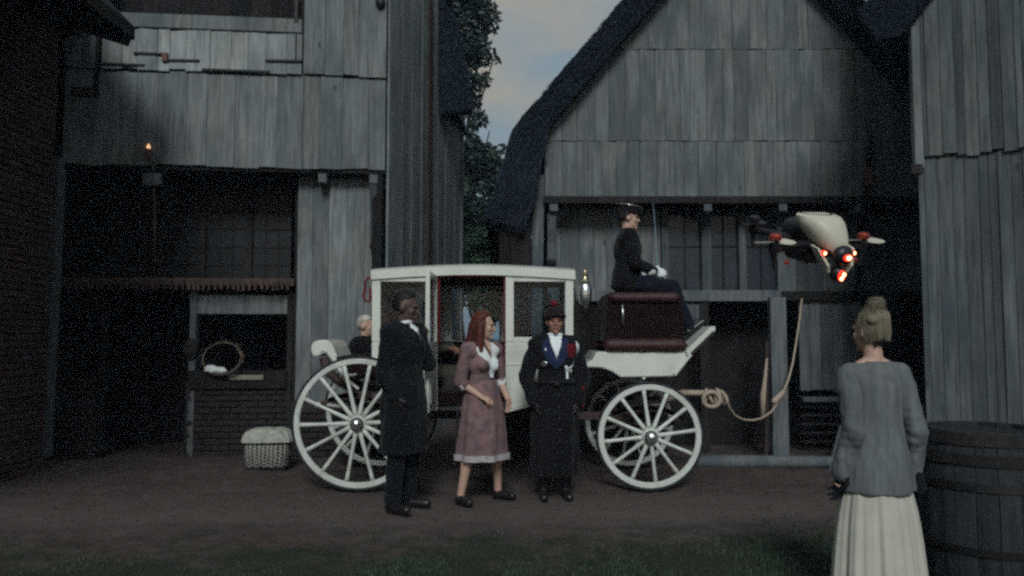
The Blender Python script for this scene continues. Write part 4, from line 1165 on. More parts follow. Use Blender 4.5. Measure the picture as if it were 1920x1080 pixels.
# wheels
def make_wheel(x, y, z, r, nsp, dish, rot0, tone='white_wheel'):
    c = (x, y, z)
    m = MB(); nseg = 64
    def ring(ro, ri, w, ch, off=0.0):
        prof = [(ro - ch, -w), (ro, -w + ch), (ro, w - ch), (ro - ch, w), (ri + ch, w), (ri, w - ch), (ri, -w + ch), (ri + ch, -w)]
        mb = MB(); vv = []
        for i in range(nseg):
            a = 2 * math.pi * i / nseg
            for (q, yy) in prof: vv.append((q * math.cos(a), yy + off, q * math.sin(a)))
        k = len(prof)
        ff = [(i * k + j, i * k + (j + 1) % k, ((i + 1) % nseg) * k + (j + 1) % k, ((i + 1) % nseg) * k + j) for i in range(nseg) for j in range(k)]
        mb.add(vv, ff); return mb
    w = new('wheel', ring(r - .022, r - .075, .022, .006).mesh('rim', True, 30), M[tone], coach, c, (0, 0, 0), world=True)
    new('tyre', ring(r, r - .0215, .026, .006).mesh('tyre', True, 30), M['rubber'], w)
    hub = MB(); My = Matrix.Rotation(R(90), 4, 'X')          # lathe axis -> -Y
    hub.lathe([(.012, -.1), (.05, -.1), (.07, -.07), (.088, -.03), (.092, .0), (.088, .03), (.07, .06), (.055, .075), (.012, .075)], 24, My)
    new('hub', hub.mesh('hub', True, 40), M[tone], w)
    cap = MB(); cap.lathe([(.008, .06), (.05, .06), (.052, .10), (.046, .125), (.03, .14), (.004, .145)], 20, My)
    hcap = new('hub_cap', cap.mesh('cap', True, 40), M['silver'] , w)
    ir = MB(); ir.lathe([(.048, .062), (.060, .064), (.060, .098), (.048, .10)], 20, My); new('hub_ring', ir.mesh('ir', True, 40), M['iron'], w)
    sp = MB(); pts, rr = [], []
    for i in range(9):
        t = i / 8; q = .07 + (r - .075 - .065) * t
        pts.append((q, -dish * (1 - t), 0)); rr.append(.021 - .006 * math.sin(t * math.pi * .9))
    sp.tube(pts, rr, 8, flat=1.15); sm = sp.mesh('spoke', True); sm.materials.append(M[tone])
    for k in range(nsp):
        new('spoke', sm, None, w, (0, 0, 0), (0, rot0 - 2 * math.pi * k / nsp, 0))
    return w
rw = at(672, 793, WN); fw = at(1218, 817.5, WN)
RR = rw.z - 0.0; RF = fw.z
make_wheel(rw.x, WN, RR, RR, 14, .035, R(-2))
make_wheel(fw.x, WN, RF, RF, 12, .03, R(-7))
make_wheel(rw.x, WF, RR, RR, 14, -.02, R(5))
make_wheel(fw.x, WF, RF, RF, 12, -.02, R(11))
for o in coach.children:
    if o.name.startswith('wheel'):
        pass
# axles, springs, perch
for (x, z) in ((rw.x, RR), (fw.x, RF)):
    m = MB(); m.tube([(x, WN + .02, z), (x, WF - .02, z)], .028, 10); new('axle', m.mesh('ax', True), M['rust'], coach, world=True)
def leaf_spring(x0, x1, zc, h, y):
    m = MB()
    for s in (1, -1):
        for k in range(3):
            pts = []
            sh = 1 - .22 * k
            for i in range(15):
                t = i / 14 * 2 - 1
                pts.append(((x0 + x1) / 2 + (x1 - x0) / 2 * t * sh, y, zc + s * (h * (1 - t * t * sh * sh) + .009 * k)))
            for a, b in zip(pts[:-1], pts[1:]): m.beam(a, b, .012, .045, up=(0, 0, 1), ch=0)
    for x in (x0, x1): m.cap((x, y - .03, zc), (x, y + .03, zc), .017, .017)
    return new('leaf_spring', m.mesh('ls'), M['rust'], coach, world=True)
for y in (WN + .17, WF - .17):
    leaf_spring(rw.x - .42, rw.x + .42, RR + .155, .09, y)
    leaf_spring(fw.x - .40, fw.x + .36, RF + .155, .085, y)
    for x, z in ((rw.x - .42, RR + .155), (rw.x + .42, RR + .155)):
        m = MB(); m.ell((x, y - .03, z), (.03, .03, .03)); new('spring_bolt', m.mesh('sb', True), M['white'], coach, world=True)
m = MB(); m.beam((rw.x, YC, RR + .02), (fw.x, YC, RF + .12), .07, .08); new('perch', m.mesh('pe'), M['rust'], coach, world=True)
m = MB(); m.lathe([(.26, 0), (.30, 0), (.30, .03), (.26, .03)], 32, Matrix.Translation((fw.x, YC, RF + .27)), cap=False); new('turntable', m.mesh('tt'), M['iron'], coach, world=True)
m = MB(); m.beam((fw.x, WN + .2, RF + .25), (fw.x, WF - .2, RF + .25), .08, .05); m.beam((fw.x, YC, RF + .26), (fw.x, YC, RF + .36), .1, .1); new('bolster', m.mesh('bo'), M['rust'], coach, world=True)
m = MB()
for y in (WN + .17, WF - .17): m.beam((rw.x, y, RR + .25), (rw.x + .45, y, RR + .22), .05, .05)
m.beam((rw.x, WN + .1, RR + .255), (rw.x, WF - .1, RR + .255), .06, .05)
new('rear_frame', m.mesh('rf'), M['rust'], coach, world=True)
# folding step below the door
m = MB(); xs_ = (xd0 + xd1) / 2
m.box((xs_, YN - .1, .42), (.32, .2, .018), ch=.004); m.beam((xs_ - .13, YN - .02, .74), (xs_ - .13, YN - .12, .42), .016, .016); m.beam((xs_ + .13, YN - .02, .74), (xs_ + .13, YN - .12, .42), .016, .016)
new('step', m.mesh('st'), M['iron'], coach, world=True)
# rear scroll: white rounded dash with stay bar
m = MB()
pts = [(584, 664), (583, 650), (588, 640), (604, 637), (618, 640), (624, 650), (632, 671), (620, 676), (613, 662), (605, 660), (598, 668), (590, 669)]
m.prism(pts, lambda p: at(p[0], p[1], 7.5) , lambda p: at(p[0], p[1], 7.5) + Vector((0, .7, 0)))
new('rear_dash', m.mesh('rd', bevel=.012), M['white'], coach, world=True)
for y in (7.47, 8.2):
    q = [at(622, 664, 7.5), at(640, 694, 7.5), at(652, 716, 7.5)]
    m = MB(); m.tube([Vector((p.x, y, p.z)) for p in q], [.03, .045, .04], 10, flat=.6)
    m.cap(Vector((at(650, 705, 7.5).x, y, at(650, 705, 7.5).z)), Vector((at(668, 702, 7.5).x, y, at(668, 702, 7.5).z)), .02, .012)
    m.cap(Vector((at(652, 712, 7.5).x, y, at(652, 712, 7.5).z)), Vector((at(672, 728, 7.5).x, y, at(672, 728, 7.5).z)), .02, .014)
    new('dash_stay', m.mesh('ds', True), M['white'], coach, world=True)
panel('rumble_box', [(630, 668), (697, 664), (708, 690), (726, 716), (648, 712)], 7.55, 8.15, M['maroon_dark'], .01)
m = MB(); q = [at(702, 672, 7.36), at(706, 680, 7.3), at(712, 696, 7.25)]
m.tube(q, [.03, .035, .02], 10); new('fender_end', m.mesh('fe', True), M['white'], coach, world=True)
m = MB(); q = [at(608, 670, 7.6), at(612, 690, 7.6), at(630, 712, 7.6), at(660, 730, 7.6)]
m.tube(q, [.05, .055, .04, .03], 10); new('rear_iron', m.mesh('ri', True), M['rust'], coach, world=True)
# drawbar at the front
dbz = at(1330, 738, 7.85).z
m = MB(); m.tube([(fw.x + .1, YC, RF + .2), (1.75, YC, dbz + .01), (2.16, YC, dbz)], [.035, .032, .03], 10); new('drawbar', m.mesh('db', True), M['rope'], coach, world=True)

# coach lamp on the front corner
LPX = at(1097, 540, 7.3)
lamp_o = bpy.data.objects.new('coach_lamp', None)
def make_lamp(y, dx=0.0):
    Lc = Vector((LPX.x + dx, y, 0)); z = lambda v: at(1097, v, 7.3).z
    base = MB(); T = Matrix.Translation(Lc)
    base.lathe([(.006, z(640)), (.014, z(620)), (.018, z(600)), (.03, z(592)), (.05, z(584)), (.058, z(577)), (.052, z(574))], 20, T)
    lamp = new('coach_lamp', base.mesh('lb', True, 40), M['iron'], coach, world=True)
    gl = MB(); gl.lathe([(.05, z(574)), (.063, z(560)), (.066, z(548)), (.058, z(536)), (.045, z(531))], 24, T); new('lamp_body', gl.mesh('lg', True), M['silver'], lamp)
    rf = MB(); rf.lathe([(.057, z(554.5)), (.069, z(553.5)), (.069, z(552)), (.057, z(551))], 24, T); new('lamp_band', rf.mesh('lr', True), M['brass'], lamp)
    ch = MB(); ch.lathe([(.047, z(531)), (.05, z(528)), (.03, z(523)), (.026, z(519)), (.034, z(517)), (.034, z(514.5)), (.02, z(512)), (.022, z(509)), (.014, z(506)), (.004, z(504))], 20, T)
    new('lamp_chimney', ch.mesh('lc', True, 40), M['brass'], lamp)
    ir = MB(); ir.tube([Lc + Vector((0, 0, z(596))), Lc + Vector((-.03, .02, z(600))), Vector((XF + .005, y + (.06 if y < YC else -.08), z(602)))], .014, 8); new('lamp_bracket', ir.mesh('li', True), M['iron'], lamp)
    st = MB()
    for a in range(4):
        an = R(45 + 90 * a); st.tube([Lc + Vector((.06 * math.cos(an), .06 * math.sin(an), z(577))), Lc + Vector((.068 * math.cos(an), .068 * math.sin(an), z(554))), Lc + Vector((.05 * math.cos(an), .05 * math.sin(an), z(530)))], .006, 6)
    new('lamp_rib', st.mesh('ls', True), M['iron'], lamp)
make_lamp(7.3); make_lamp(8.42, -.05)
bpy.data.objects.remove(lamp_o)
# ================================================================== people
def V(*a): return Vector(a)

def face_parts(mb, Mh):
    mb.ell((0, 0, 0), (1, 1, 1), Mh @ Matrix.Translation((0, .012, .03)) @ Matrix.Diagonal((.076, .096, .102, 1)), 20, 14)
    def e(c, r): mb.ell((0, 0, 0), (1, 1, 1), Mh @ Matrix.Translation(c) @ Matrix.Diagonal((*r, 1)), 14, 10)
    e((0, -.032, -.045), (.058, .062, .078)); e((0, -.078, -.098), (.026, .022, .022))
    e((0, -.078, .028), (.056, .022, .015)); e((0, -.07, -.02), (.045, .022, .05))
    for s in (-1, 1):
        e((s * .042, -.058, -.022), (.024, .026, .03)); e((s * .077, .012, -.004), (.011, .024, .033))
    mb.cap(Mh @ V(0, -.092, .014), Mh @ V(0, -.112, -.026), .0095, .0135)
    e((0, -.088, -.052), (.024, .013, .007)); e((0, -.087, -.065), (.021, .013, .008))

def hand(mb, W, d, p, curl=0.5, s=1.0, thumb=1):
    d = Vector(d).normalized(); p = Vector(p); p = (p - d * p.dot(d)).normalized(); q = d.cross(p) * thumb
    W = Vector(W)
    Mx = Matrix((q, p, d)).transposed().to_4x4()
    mb.ell((0, 0, 0), (1, 1, 1), Matrix.Translation(W + d * .048 * s) @ Mx @ Matrix.Diagonal((.041 * s, .015 * s, .056 * s, 1)))
    for k, (o, L) in enumerate(((.031, .072), (.0105, .082), (-.0105, .077), (-.031, .060))):
        b = W + d * (.088 - .006 * abs(k - 1.2)) * s + q * o * s
        c1 = curl * (.8 + .12 * k); d1 = d * math.cos(c1) + p * math.sin(c1); d2 = d * math.cos(c1 * 2.1) + p * math.sin(c1 * 2.1)
        m1 = b + d1 * L * .52 * s
        mb.cap(b - d * .02 * s, m1, .0092 * s, .0082 * s, 8); mb.cap(m1, m1 + d2 * L * .48 * s, .0082 * s, .0066 * s, 8)
    t0 = W + d * .022 * s + q * .03 * s; t1 = t0 + (d * .6 + q * .7 + p * .3).normalized() * .038 * s; t2 = t1 + (d * .85 + q * .15 + p * .5).normalized() * .032 * s
    mb.cap(t0, t1, .013 * s, .0105 * s, 8); mb.cap(t1, t2, .0105 * s, .008 * s, 8)

class Fig:
    """joints in the figure's own frame: it faces -Y, its left is +X, feet on z = 0"""
    def __init__(self, h=1.75, build=1.0):
        s = h / 1.75; self.s = s; self.b = build
        self.J = {k: V(*p) * s for k, p in dict(
            pelvis=(0, 0, .95), waist=(0, 0, 1.10), chest=(0, 0, 1.29), neck=(0, .01, 1.46), head=(0, -.012, 1.625),
            shL=(.175, .01, 1.415), shR=(-.175, .01, 1.415), elL=(.225, .03, 1.13), elR=(-.225, .03, 1.13),
            wrL=(.235, -.03, .89), wrR=(-.235, -.03, .89), hiL=(.09, 0, .93), hiR=(-.09, 0, .93),
            knL=(.10, -.01, .50), knR=(-.10, -.01, .50), anL=(.10, .03, .085), anR=(-.10, .03, .085),
            toL=(.115, -.13, .03), toR=(-.115, -.13, .03)).items()}
        self.yaw = 0.0; self.nod = 0.0; self.tilt = 0.0; self.hs = 1.0
        self.hd = {'L': (V(0, -.15, -1), V(-1, 0, 0), .5), 'R': (V(0, -.15, -1), V(1, 0, 0), .5)}
    def headM(self):
        return (Matrix.Translation(self.J['head']) @ Matrix.Rotation(self.yaw, 4, 'Z') @ Matrix.Rotation(self.tilt, 4, 'Y')
                @ Matrix.Rotation(self.nod, 4, 'X') @ Matrix.Scale(self.s, 4))
    def limb(self, mb, names, radii, k=1.0):
        for (a, b), (ra, rb) in zip(zip(names[:-1], names[1:]), zip(radii[:-1], radii[1:])):
            mb.cap(self.J[a], self.J[b], ra * self.s * k, rb * self.s * k)
    def torso(self, mb, k=1.0, grow=0.0):
        J, s = self.J, self.s * self.b
        def el(p, r, up):
            up = up.normalized(); x = (J['shL'] - J['shR']); x = (x - up * x.dot(up)).normalized(); y = up.cross(x)
            Mx = Matrix((x, y, up)).transposed().to_4x4()
            mb.ell((0, 0, 0), (1, 1, 1), Matrix.Translation(p) @ Mx @ Matrix.Diagonal((r[0] * s * k + grow, r[1] * s * k + grow, r[2] * s * k + grow, 1)), 20, 14)
        el(J['pelvis'], (.165, .112, .13), J['waist'] - J['pelvis']); el(J['waist'], (.135, .098, .14), J['chest'] - J['pelvis'])
        el(J['chest'], (.155, .112, .17), J['neck'] - J['waist'])
        mb.cap(J['shL'], J['neck'] + V(.02, 0, -.02), .056 * s * k + grow, .06 * s * k + grow); mb.cap(J['shR'], J['neck'] + V(-.02, 0, -.02), .056 * s * k + grow, .06 * s * k + grow)
        mb.cap(J['shL'].lerp(J['chest'], .2), J['shR'].lerp(J['chest'], .2), .075 * s * k + grow, .075 * s * k + grow)
    def body(self, voxel=.0065):
        mb = MB(); J, s = self.J, self.s
        self.torso(mb)
        mb.cap(J['neck'] - V(0, 0, .03), J['head'] + V(0, .012, -.04) * s, .056 * s, .05 * s)
        face_parts(mb, self.headM())
        for q in 'LR':
            self.limb(mb, ['sh' + q, 'el' + q, 'wr' + q], [.05, .04, .027])
            self.limb(mb, ['hi' + q, 'kn' + q, 'an' + q], [.085, .055, .036])
            mb.cap(J['kn' + q].lerp(J['an' + q], .25) + V(0, .012, 0), J['kn' + q].lerp(J['an' + q], .45) + V(0, .012, 0), .052 * s, .045 * s)
            mb.cap(J['an' + q] + V(0, .02, -.03) * s, J['to' + q], .034 * s, .026 * s)
            d, p, c = self.hd[q]
            hand(mb, J['wr' + q], d, p, c, s * self.hs, 1 if q == 'R' else -1)
        return remesh(mb, voxel, 2)
    def place(self, label, loc, rz, skin, voxel=.0065):
        me = self.body(voxel)
        o = new('person', me, M[skin], None, loc, (0, 0, rz)); tag(o, label, 'person', 'people round the carriage')
        self.o = o; Mh = self.headM()
        ey = MB()
        for sx in (-1, 1):
            e = MB(); e.ell((0, 0, 0), (1, 1, 1), Mh @ Matrix.Translation((sx * .031, -.085, .006)) @ Matrix.Diagonal((.0135, .008, .0075, 1)), 10, 8)
            new('eye', e.mesh('eye', True), M['eye'], o)
        l = MB(); l.ell((0, 0, 0), (1, 1, 1), Mh @ Matrix.Translation((0, -.0935, -.058)) @ Matrix.Diagonal((.021, .0105, .0085, 1)), 12, 8)
        new('lips', l.mesh('lips', True), M['lip'], o)
        return o
    def shoes(self, mat, boot=.0):
        for q in 'LR':
            J, s = self.J, self.s; mb = MB()
            an, to = J['an' + q], J['to' + q]
            fz = min(an.z - .085 * s, to.z - .03 * s)
            d = V(to.x - an.x, to.y - an.y, 0).normalized()
            mb.cap(an + V(0, .015, -.045) * s, to + V(0, 0, .008) * s, .046 * s, .038 * s)
            mb.cap(an + V(0, .022, -.05) * s, an + V(0, .022, -.045) * s, .046 * s, .044 * s)
            if boot: mb.cap(an + V(0, .005, 0), an.lerp(J['kn' + q], boot), .052 * s, .06 * s)
            new('shoe' if not boot else 'boot', remesh(mb, .009, 2), M[mat], self.o)
    def cloth(self, name, mb, mat, voxel=.012, smooth=3, amp=.006, freq=7, seed=1.0, stretch=(1, 1, .45)):
        o = new(name, remesh(mb, voxel, smooth, amp, freq, seed, stretch), M[mat], self.o); return o

def loft(mb, rings, n=48):
    """rings: (centre, rx, ry, fold amplitude, folds, phase)"""
    vv = []
    for c, rx, ry, am, nf, ph in rings:
        for i in range(n):
            a = 2 * math.pi * i / n
            k = 1 + am * (math.sin(nf * a + ph) + .5 * math.sin((nf * 1.7) // 1 * a + 2.1 * ph))
            vv.append(V(c[0] + rx * k * math.cos(a), c[1] + ry * k * math.sin(a), c[2]))
    ff = []
    for j in range(len(rings) - 1):
        for i in range(n):
            i2 = (i + 1) % n; ff.append((j * n + i, j * n + i2, (j + 1) * n + i2, (j + 1) * n + i))
    ff.append(tuple(reversed(range(n)))); ff.append(tuple((len(rings) - 1) * n + i for i in range(n)))
    return mb.add(vv, ff)

def on_surface(o, pts, direction, off=.006):
    """drop points on the surface of a garment along a direction (own frame)"""
    me = o.data
    bv = BVHTree.FromPolygons([v.co for v in me.vertices], [tuple(p.vertices) for p in me.polygons])
    d = Vector(direction).normalized(); out = []
    for p in pts:
        hit = bv.ray_cast(Vector(p) - d * 1.5, d)
        out.append((hit[0] - d * off) if hit[0] is not None else None)
    return out

def inside(poly, x, y):
    r_ = False; j = len(poly) - 1
    for i in range(len(poly)):
        (xi, yi), (xj, yj) = poly[i], poly[j]
        if (yi > y) != (yj > y) and x < (xj - xi) * (y - yi) / (yj - yi) + xi: r_ = not r_
        j = i
    return r_

def patch(name, fig, garment, poly, mat, ang=0.0, cell=.008, off=.007, th=.006):
    """piece of cloth lying on a garment; poly in (across, height) as seen from direction ang (0 = from the front)"""
    ax = V(math.cos(ang), math.sin(ang), 0); dr = V(-math.sin(ang), math.cos(ang), 0)
    xs = [p[0] for p in poly]; zs_ = [p[1] for p in poly]
    nx = int((max(xs) - min(xs)) / cell) + 2; nz = int((max(zs_) - min(zs_)) / cell) + 2
    grid = [ax * (min(xs) + i * cell) + V(0, 0, min(zs_) + k * cell) for k in range(nz + 1) for i in range(nx + 1)]
    hit = on_surface(garment, grid, dr, off)
    vv, ff = [], []; idx = {}
    W_ = nx + 1
    def vid(i):
        if i not in idx: idx[i] = len(vv); vv.append(hit[i])
        return idx[i]
    for k in range(nz):
        for i in range(nx):
            x, z = min(xs) + (i + .5) * cell, min(zs_) + (k + .5) * cell
            if not inside(poly, x, z): continue
            q = [k * W_ + i, k * W_ + i + 1, (k + 1) * W_ + i + 1, (k + 1) * W_ + i]
            if any(hit[a] is None for a in q): continue
            if max((hit[a] - hit[b]).length for a in q for b in q) > .06: continue
            ff.append(tuple(vid(a) for a in q))
    if not ff: return None
    mb = MB(); n0 = len(vv)
    bm = bmesh.new(); bv = [bm.verts.new(p) for p in vv]
    for f in ff: bm.faces.new([bv[i] for i in f])
    bmesh.ops.recalc_face_normals(bm, faces=bm.faces[:])
    bmesh.ops.smooth_vert(bm, verts=bm.verts[:], factor=.5, use_axis_x=True, use_axis_y=True, use_axis_z=True)
    ext = bmesh.ops.extrude_face_region(bm, geom=bm.faces[:])
    for v in ext['geom']:
        if isinstance(v, bmesh.types.BMVert): v.co -= dr * th
    bmesh.ops.recalc_face_normals(bm, faces=bm.faces[:])
    me = bpy.data.meshes.new(name); bm.to_mesh(me); bm.free()
    for p in me.polygons: p.use_smooth = True
    return new(name, me, M[mat], fig.o)

def cord(name, fig, garment, pts, rad, mat, ang=0.0):
    ax = V(math.cos(ang), math.sin(ang), 0); dr = V(-math.sin(ang), math.cos(ang), 0)
    q = []
    for (a, b), (c, d) in zip(pts[:-1], pts[1:]):
        for i in range(6): t = i / 6; q.append((a + (c - a) * t, b + (d - b) * t))
    q.append(pts[-1])
    hit = [h for h in on_surface(garment, [ax * x + V(0, 0, z) for x, z in q], dr, .012) if h is not None]
    if len(hit) < 3: return
    m = MB(); m.tube(hit, rad, 6); return new(name, m.mesh(name, True), M[mat], fig.o)

def hair_cap(fig, name, mat, cut, thick=.012, extra=None, voxel=.008, amp=.004):
    """hair shell round the skull; cut(x, y, z) in head space tells where it grows"""
    Mh = fig.headM(); mb = MB()
    bm = bmesh.new(); bmesh.ops.create_uvsphere(bm, u_segments=28, v_segments=18, radius=1)
    for v in bm.verts: v.co = V(v.co.x * (.078 + thick), v.co.y * (.097 + thick) + .014, v.co.z * (.103 + thick) + .032)
    bmesh.ops.delete(bm, geom=[v for v in bm.verts if not cut(*v.co)], context='VERTS')
    r_ = bmesh.ops.extrude_face_region(bm, geom=bm.faces[:])
    for v in r_['geom']:
        if isinstance(v, bmesh.types.BMVert): v.co = V(v.co.x * .8, (v.co.y - .014) * .8 + .014, (v.co.z - .03) * .8 + .03)
    bm.verts.index_update()
    mb.add([v.co.copy() for v in bm.verts], [tuple(q.index for q in f.verts) for f in bm.faces], Mh); bm.free()
    if extra: extra(mb, Mh)
    me = remesh(mb, voxel, 1, amp, 30, 2.0, (1, 1, .4))
    return new(name, me, M[mat], fig.o)

def strands(fig, parent, mat, seeds, rad=.0022, n=5):
    m = MB()
    for pl in seeds: m.tube(pl, [rad] * (len(pl) - 1) + [rad * .3], n, cap=False)
    s = new('strand', m.mesh('strand', True), M[mat], parent); s['kind'] = 'stuff'
    return s

def local(loc, rz, p):
    d = Vector(p) - Vector(loc); return Matrix.Rotation(-rz, 3, 'Z') @ d

# ---------------------------------------------------------------- tall man in dark suit beside the open door
loc, rz = (-0.91, 6.43, 0), R(62)
A = Fig(1.82, 1.08)
A.yaw = R(22); A.nod = R(12)
grip = local(loc, rz, (-0.742, 6.70, 1.50))
A.J['elL'] = A.J['shL'] + V(.05, -.10, -.26); A.J['wrL'] = grip + V(.0, .09, -.04)
A.J['elR'] = A.J['shR'] + V(-.055, .04, -.30); A.J['wrR'] = A.J['elR'] + V(.03, -.12, -.22)
A.hd['L'] = (grip - A.J['wrL'], V(-.4, -.2, 0), 1.0); A.hd['R'] = (V(.1, -.2, -1), V(1, 0, 0), .5)
A.J['toL'] += V(.03, 0, 0); A.J['toR'] += V(-.02, 0, 0)
A.place('tall dark-suited man with white collar holding the open carriage door', loc, rz, 'skin_dark')
mb = MB(); A.torso(mb, 1.06, .022)
s = A.s
loft(mb, [(A.J['waist'], .165 * s, .135 * s, .01, 5, 0), (A.J['pelvis'] + V(0, 0, .02), .20 * s, .155 * s, .015, 6, 1), (V(0, 0, .78 * s), .215 * s, .17 * s, .03, 6, 1.3), (V(0, 0, .46 * s), .225 * s, .18 * s, .04, 6, 1.6)])
A.limb(mb, ['shL', 'elL', 'wrL'], [.073, .063, .045]); A.limb(mb, ['shR', 'elR', 'wrR'], [.073, .063, .045])
coatA = A.cloth('coat', mb, 'ink_wool', .011, 2, .016, 8, 3.0)
mb = MB()
for q in 'LR': A.limb(mb, ['hi' + q, 'kn' + q, 'an' + q], [.105, .078, .068])
A.cloth('trousers', mb, 'ink_wool', .012, 2, .008, 9, 5.0, (1, 1, .7)); A.shoes('leather_black')
zn = A.J['neck'].z
patch('shirt_collar', A, coatA, [(-.03, zn + .03), (-.045, zn - .0), (-.012, zn - .06), (.0, zn - .11), (.012, zn - .06), (.045, zn), (.03, zn + .03)], 'cotton', ang=R(6))
m = MB(); m.tube([A.J['neck'] + V(.066 * math.cos(t), .062 * math.sin(t) - .008, .035 - .015 * math.sin(t)) for t in [i * 6.283 / 20 for i in range(20)]], .017, 8, closed=True)
new('collar_band', m.mesh('cb', True), M['cotton'], A.o)
patch('tie', A, coatA, [(-.014, zn - .02), (.014, zn - .02), (.018, zn - .15), (0, zn - .19), (-.018, zn - .15)], 'black_wool', ang=R(6), off=.016)
m = MB(); hand(m, A.J['wrR'], A.hd['R'][0], A.hd['R'][1], .5, s * 1.12, 1); new('glove', remesh(m, .006, 1), M['leather_black'], A.o)
m = MB(); m.cap(A.J['wrL'] - (grip - A.J['wrL']).normalized() * .03, A.J['wrL'], .043, .04); new('cuff', remesh(m, .008, 1), M['cotton'], A.o)
hair_cap(A, 'hair', 'hair_black', lambda x, y, z: z > .05 + max(0, -y) * .55 or (y > .03 and z > -.05), .006)

# ---------------------------------------------------------------- woman in mauve dress
loc, rz = (-0.262, 6.75, 0), R(38)
B = Fig(1.655, .86)
B.yaw = R(48); B.nod = R(4)
B.J['anR'] += V(-.10, .02, 0); B.J['toR'] += V(-.10, .02, 0); B.J['knR'] += V(-.045, 0, 0)
B.J['anL'] += V(.10, .0, 0); B.J['toL'] += V(.13, 0, 0); B.J['knL'] += V(.045, -.01, 0)
B.J['elR'] = B.J['shR'] + V(-.045, .04, -.29); B.J['wrR'] = B.J['elR'] + V(.105, -.17, -.12)
B.J['elL'] = B.J['shL'] + V(.045, .02, -.28); B.J['wrL'] = B.J['elL'] + V(-.03, -.16, -.16)
B.hd['R'] = (V(.5, -.75, -.3), V(.3, .1, -1), .7); B.hd['L'] = (V(-.1, -.5, -.8), V(-1, 0, 0), .5)
B.place('woman with long auburn hair in mauve dress stepping down from the carriage', loc, rz, 'skin', .006)
s = B.s; mb = MB(); B.torso(mb, 1.03, .014)
mb.ell(B.J['chest'] + V(.055, -.085, -.02), (.058, .05, .062)); mb.ell(B.J['chest'] + V(-.055, -.085, -.02), (.058, .05, .062))
for q in 'LR':
    B.limb(mb, ['sh' + q, 'el' + q], [.052, .060]); mb.cap(B.J['el' + q], B.J['el' + q].lerp(B.J['wr' + q], .2), .06 * s, .055 * s)
bod = B.cloth('bodice', mb, 'mauve', .010, 3, .006, 9, 7.0)
for q in 'LR':
    e, w = B.J['el' + q], B.J['wr' + q]; d = (w - e).normalized(); m = MB()
    m.cap(e + d * .035, e + d * .042, .052, .054); new('sleeve_cuff', remesh(m, .007, 1, .004, 26), M['linen'], B.o)
mb = MB()
loft(mb, [(B.J['waist'] + V(0, 0, .02), .128 * s, .105 * s, .01, 7, 0), (V(0, 0, 1.0 * s), .172 * s, .145 * s, .012, 7, .2), (V(0, 0, .86 * s), .205 * s, .175 * s, .02, 7, .4),
          (V(.005, 0, .66), .205, .175, .055, 7, .7), (V(.005, 0, .50), .222, .185, .075, 7, 1.0), (V(.005, 0, .395), .232, .19, .085, 7, 1.2)], 72)
skirt = B.cloth('skirt', mb, 'mauve', .010, 1, .012, 9, 2.0, (1, 1, .3))
mb = MB(); n = 72; vv = []
for z, gr in ((.375, .008), (.375, .0), (.425, .0), (.425, .008)):
    pass
ringpts = []
for z in (.372, .424):
    for i in range(n):
        a = 2 * math.pi * i / n; k = 1 + .083 * (math.sin(7 * a + 1.18) + .5 * math.sin(11 * a + 2.1 * 1.18))
        vv.append(V(.005 + (.232 * k + .010) * math.cos(a), (.19 * k + .010) * math.sin(a), z))
for z in (.424, .372):
    for i in range(n):
        a = 2 * math.pi * i / n; k = 1 + .083 * (math.sin(7 * a + 1.18) + .5 * math.sin(11 * a + 2.1 * 1.18))
        vv.append(V(.005 + (.232 * k - .006) * math.cos(a), (.19 * k - .006) * math.sin(a), z))
mb.add(vv, [(j * n + i, j * n + (i + 1) % n, ((j + 1) % 4) * n + (i + 1) % n, ((j + 1) % 4) * n + i) for j in range(4) for i in range(n)])
new('hem_trim', mb.mesh('hem', True, 50), M['hem'], B.o)
zn = B.J['neck'].z
patch('collar', B, bod, [(-.125, zn - .035), (-.075, zn + .012), (-.045, zn + .02), (-.02, zn - .08), (.0, zn - .13), (.02, zn - .08), (.045, zn + .02), (.075, zn + .012), (.125, zn - .035), (.12, zn - .08), (.055, zn - .16), (.0, zn - .225), (-.05, zn - .16), (-.12, zn - .08)], 'linen', ang=R(8), off=.002, th=.004)
patch('jabot', B, bod, [(-.02, zn - .17), (.035, zn - .17), (.042, zn - .27), (.02, zn - .30), (-.015, zn - .29)], 'cotton', ang=R(8), off=.02)
patch('neck_opening', B, bod, [(-.03, zn + .03), (.03, zn + .03), (.0, zn - .09)], 'skin', ang=R(8), off=.017)
B.shoes('leather_black')
hd = B.headM()
def long_hair(mb, Mh):
    mb.cap(Mh @ V(0, .06, .0), Mh @ V(0, .085, -.16), .075, .07); mb.cap(Mh @ V(0, .085, -.16), Mh @ V(.01, .10, -.33), .07, .045)
    for sx in (-1, 1):
        mb.cap(Mh @ V(sx * .075, .02, .0), Mh @ V(sx * .08, .02, -.16), .032, .036); mb.cap(Mh @ V(sx * .08, .02, -.16), Mh @ V(sx * .07, -.015, -.33), .036, .02)
hair = hair_cap(B, 'hair', 'hair_red', lambda x, y, z: z > .055 + max(0, -y - .02) * .9 or y > .0, .016, long_hair, .007, .006)
rnd = random.Random(9); sd = []
for _ in range(260):
    a = rnd.uniform(-2.5, 2.5); x, y = math.sin(a), math.cos(a)
    x0_, y0_ = x * .095, y * .11 + .015
    if y0_ < -.03: continue
    sd.append([hd @ V(x0_ * .6, y0_ * .6, .12), hd @ V(x0_ * 1.02, y0_ * 1.02, .03), hd @ V(x0_ * 1.12, y0_ * 1.15 + .01, -.12), hd @ V(x0_ * 1.05, y0_ * 1.1 + .01, -rnd.uniform(.24, .38))])
strands(B, hair, 'hair_red', sd)

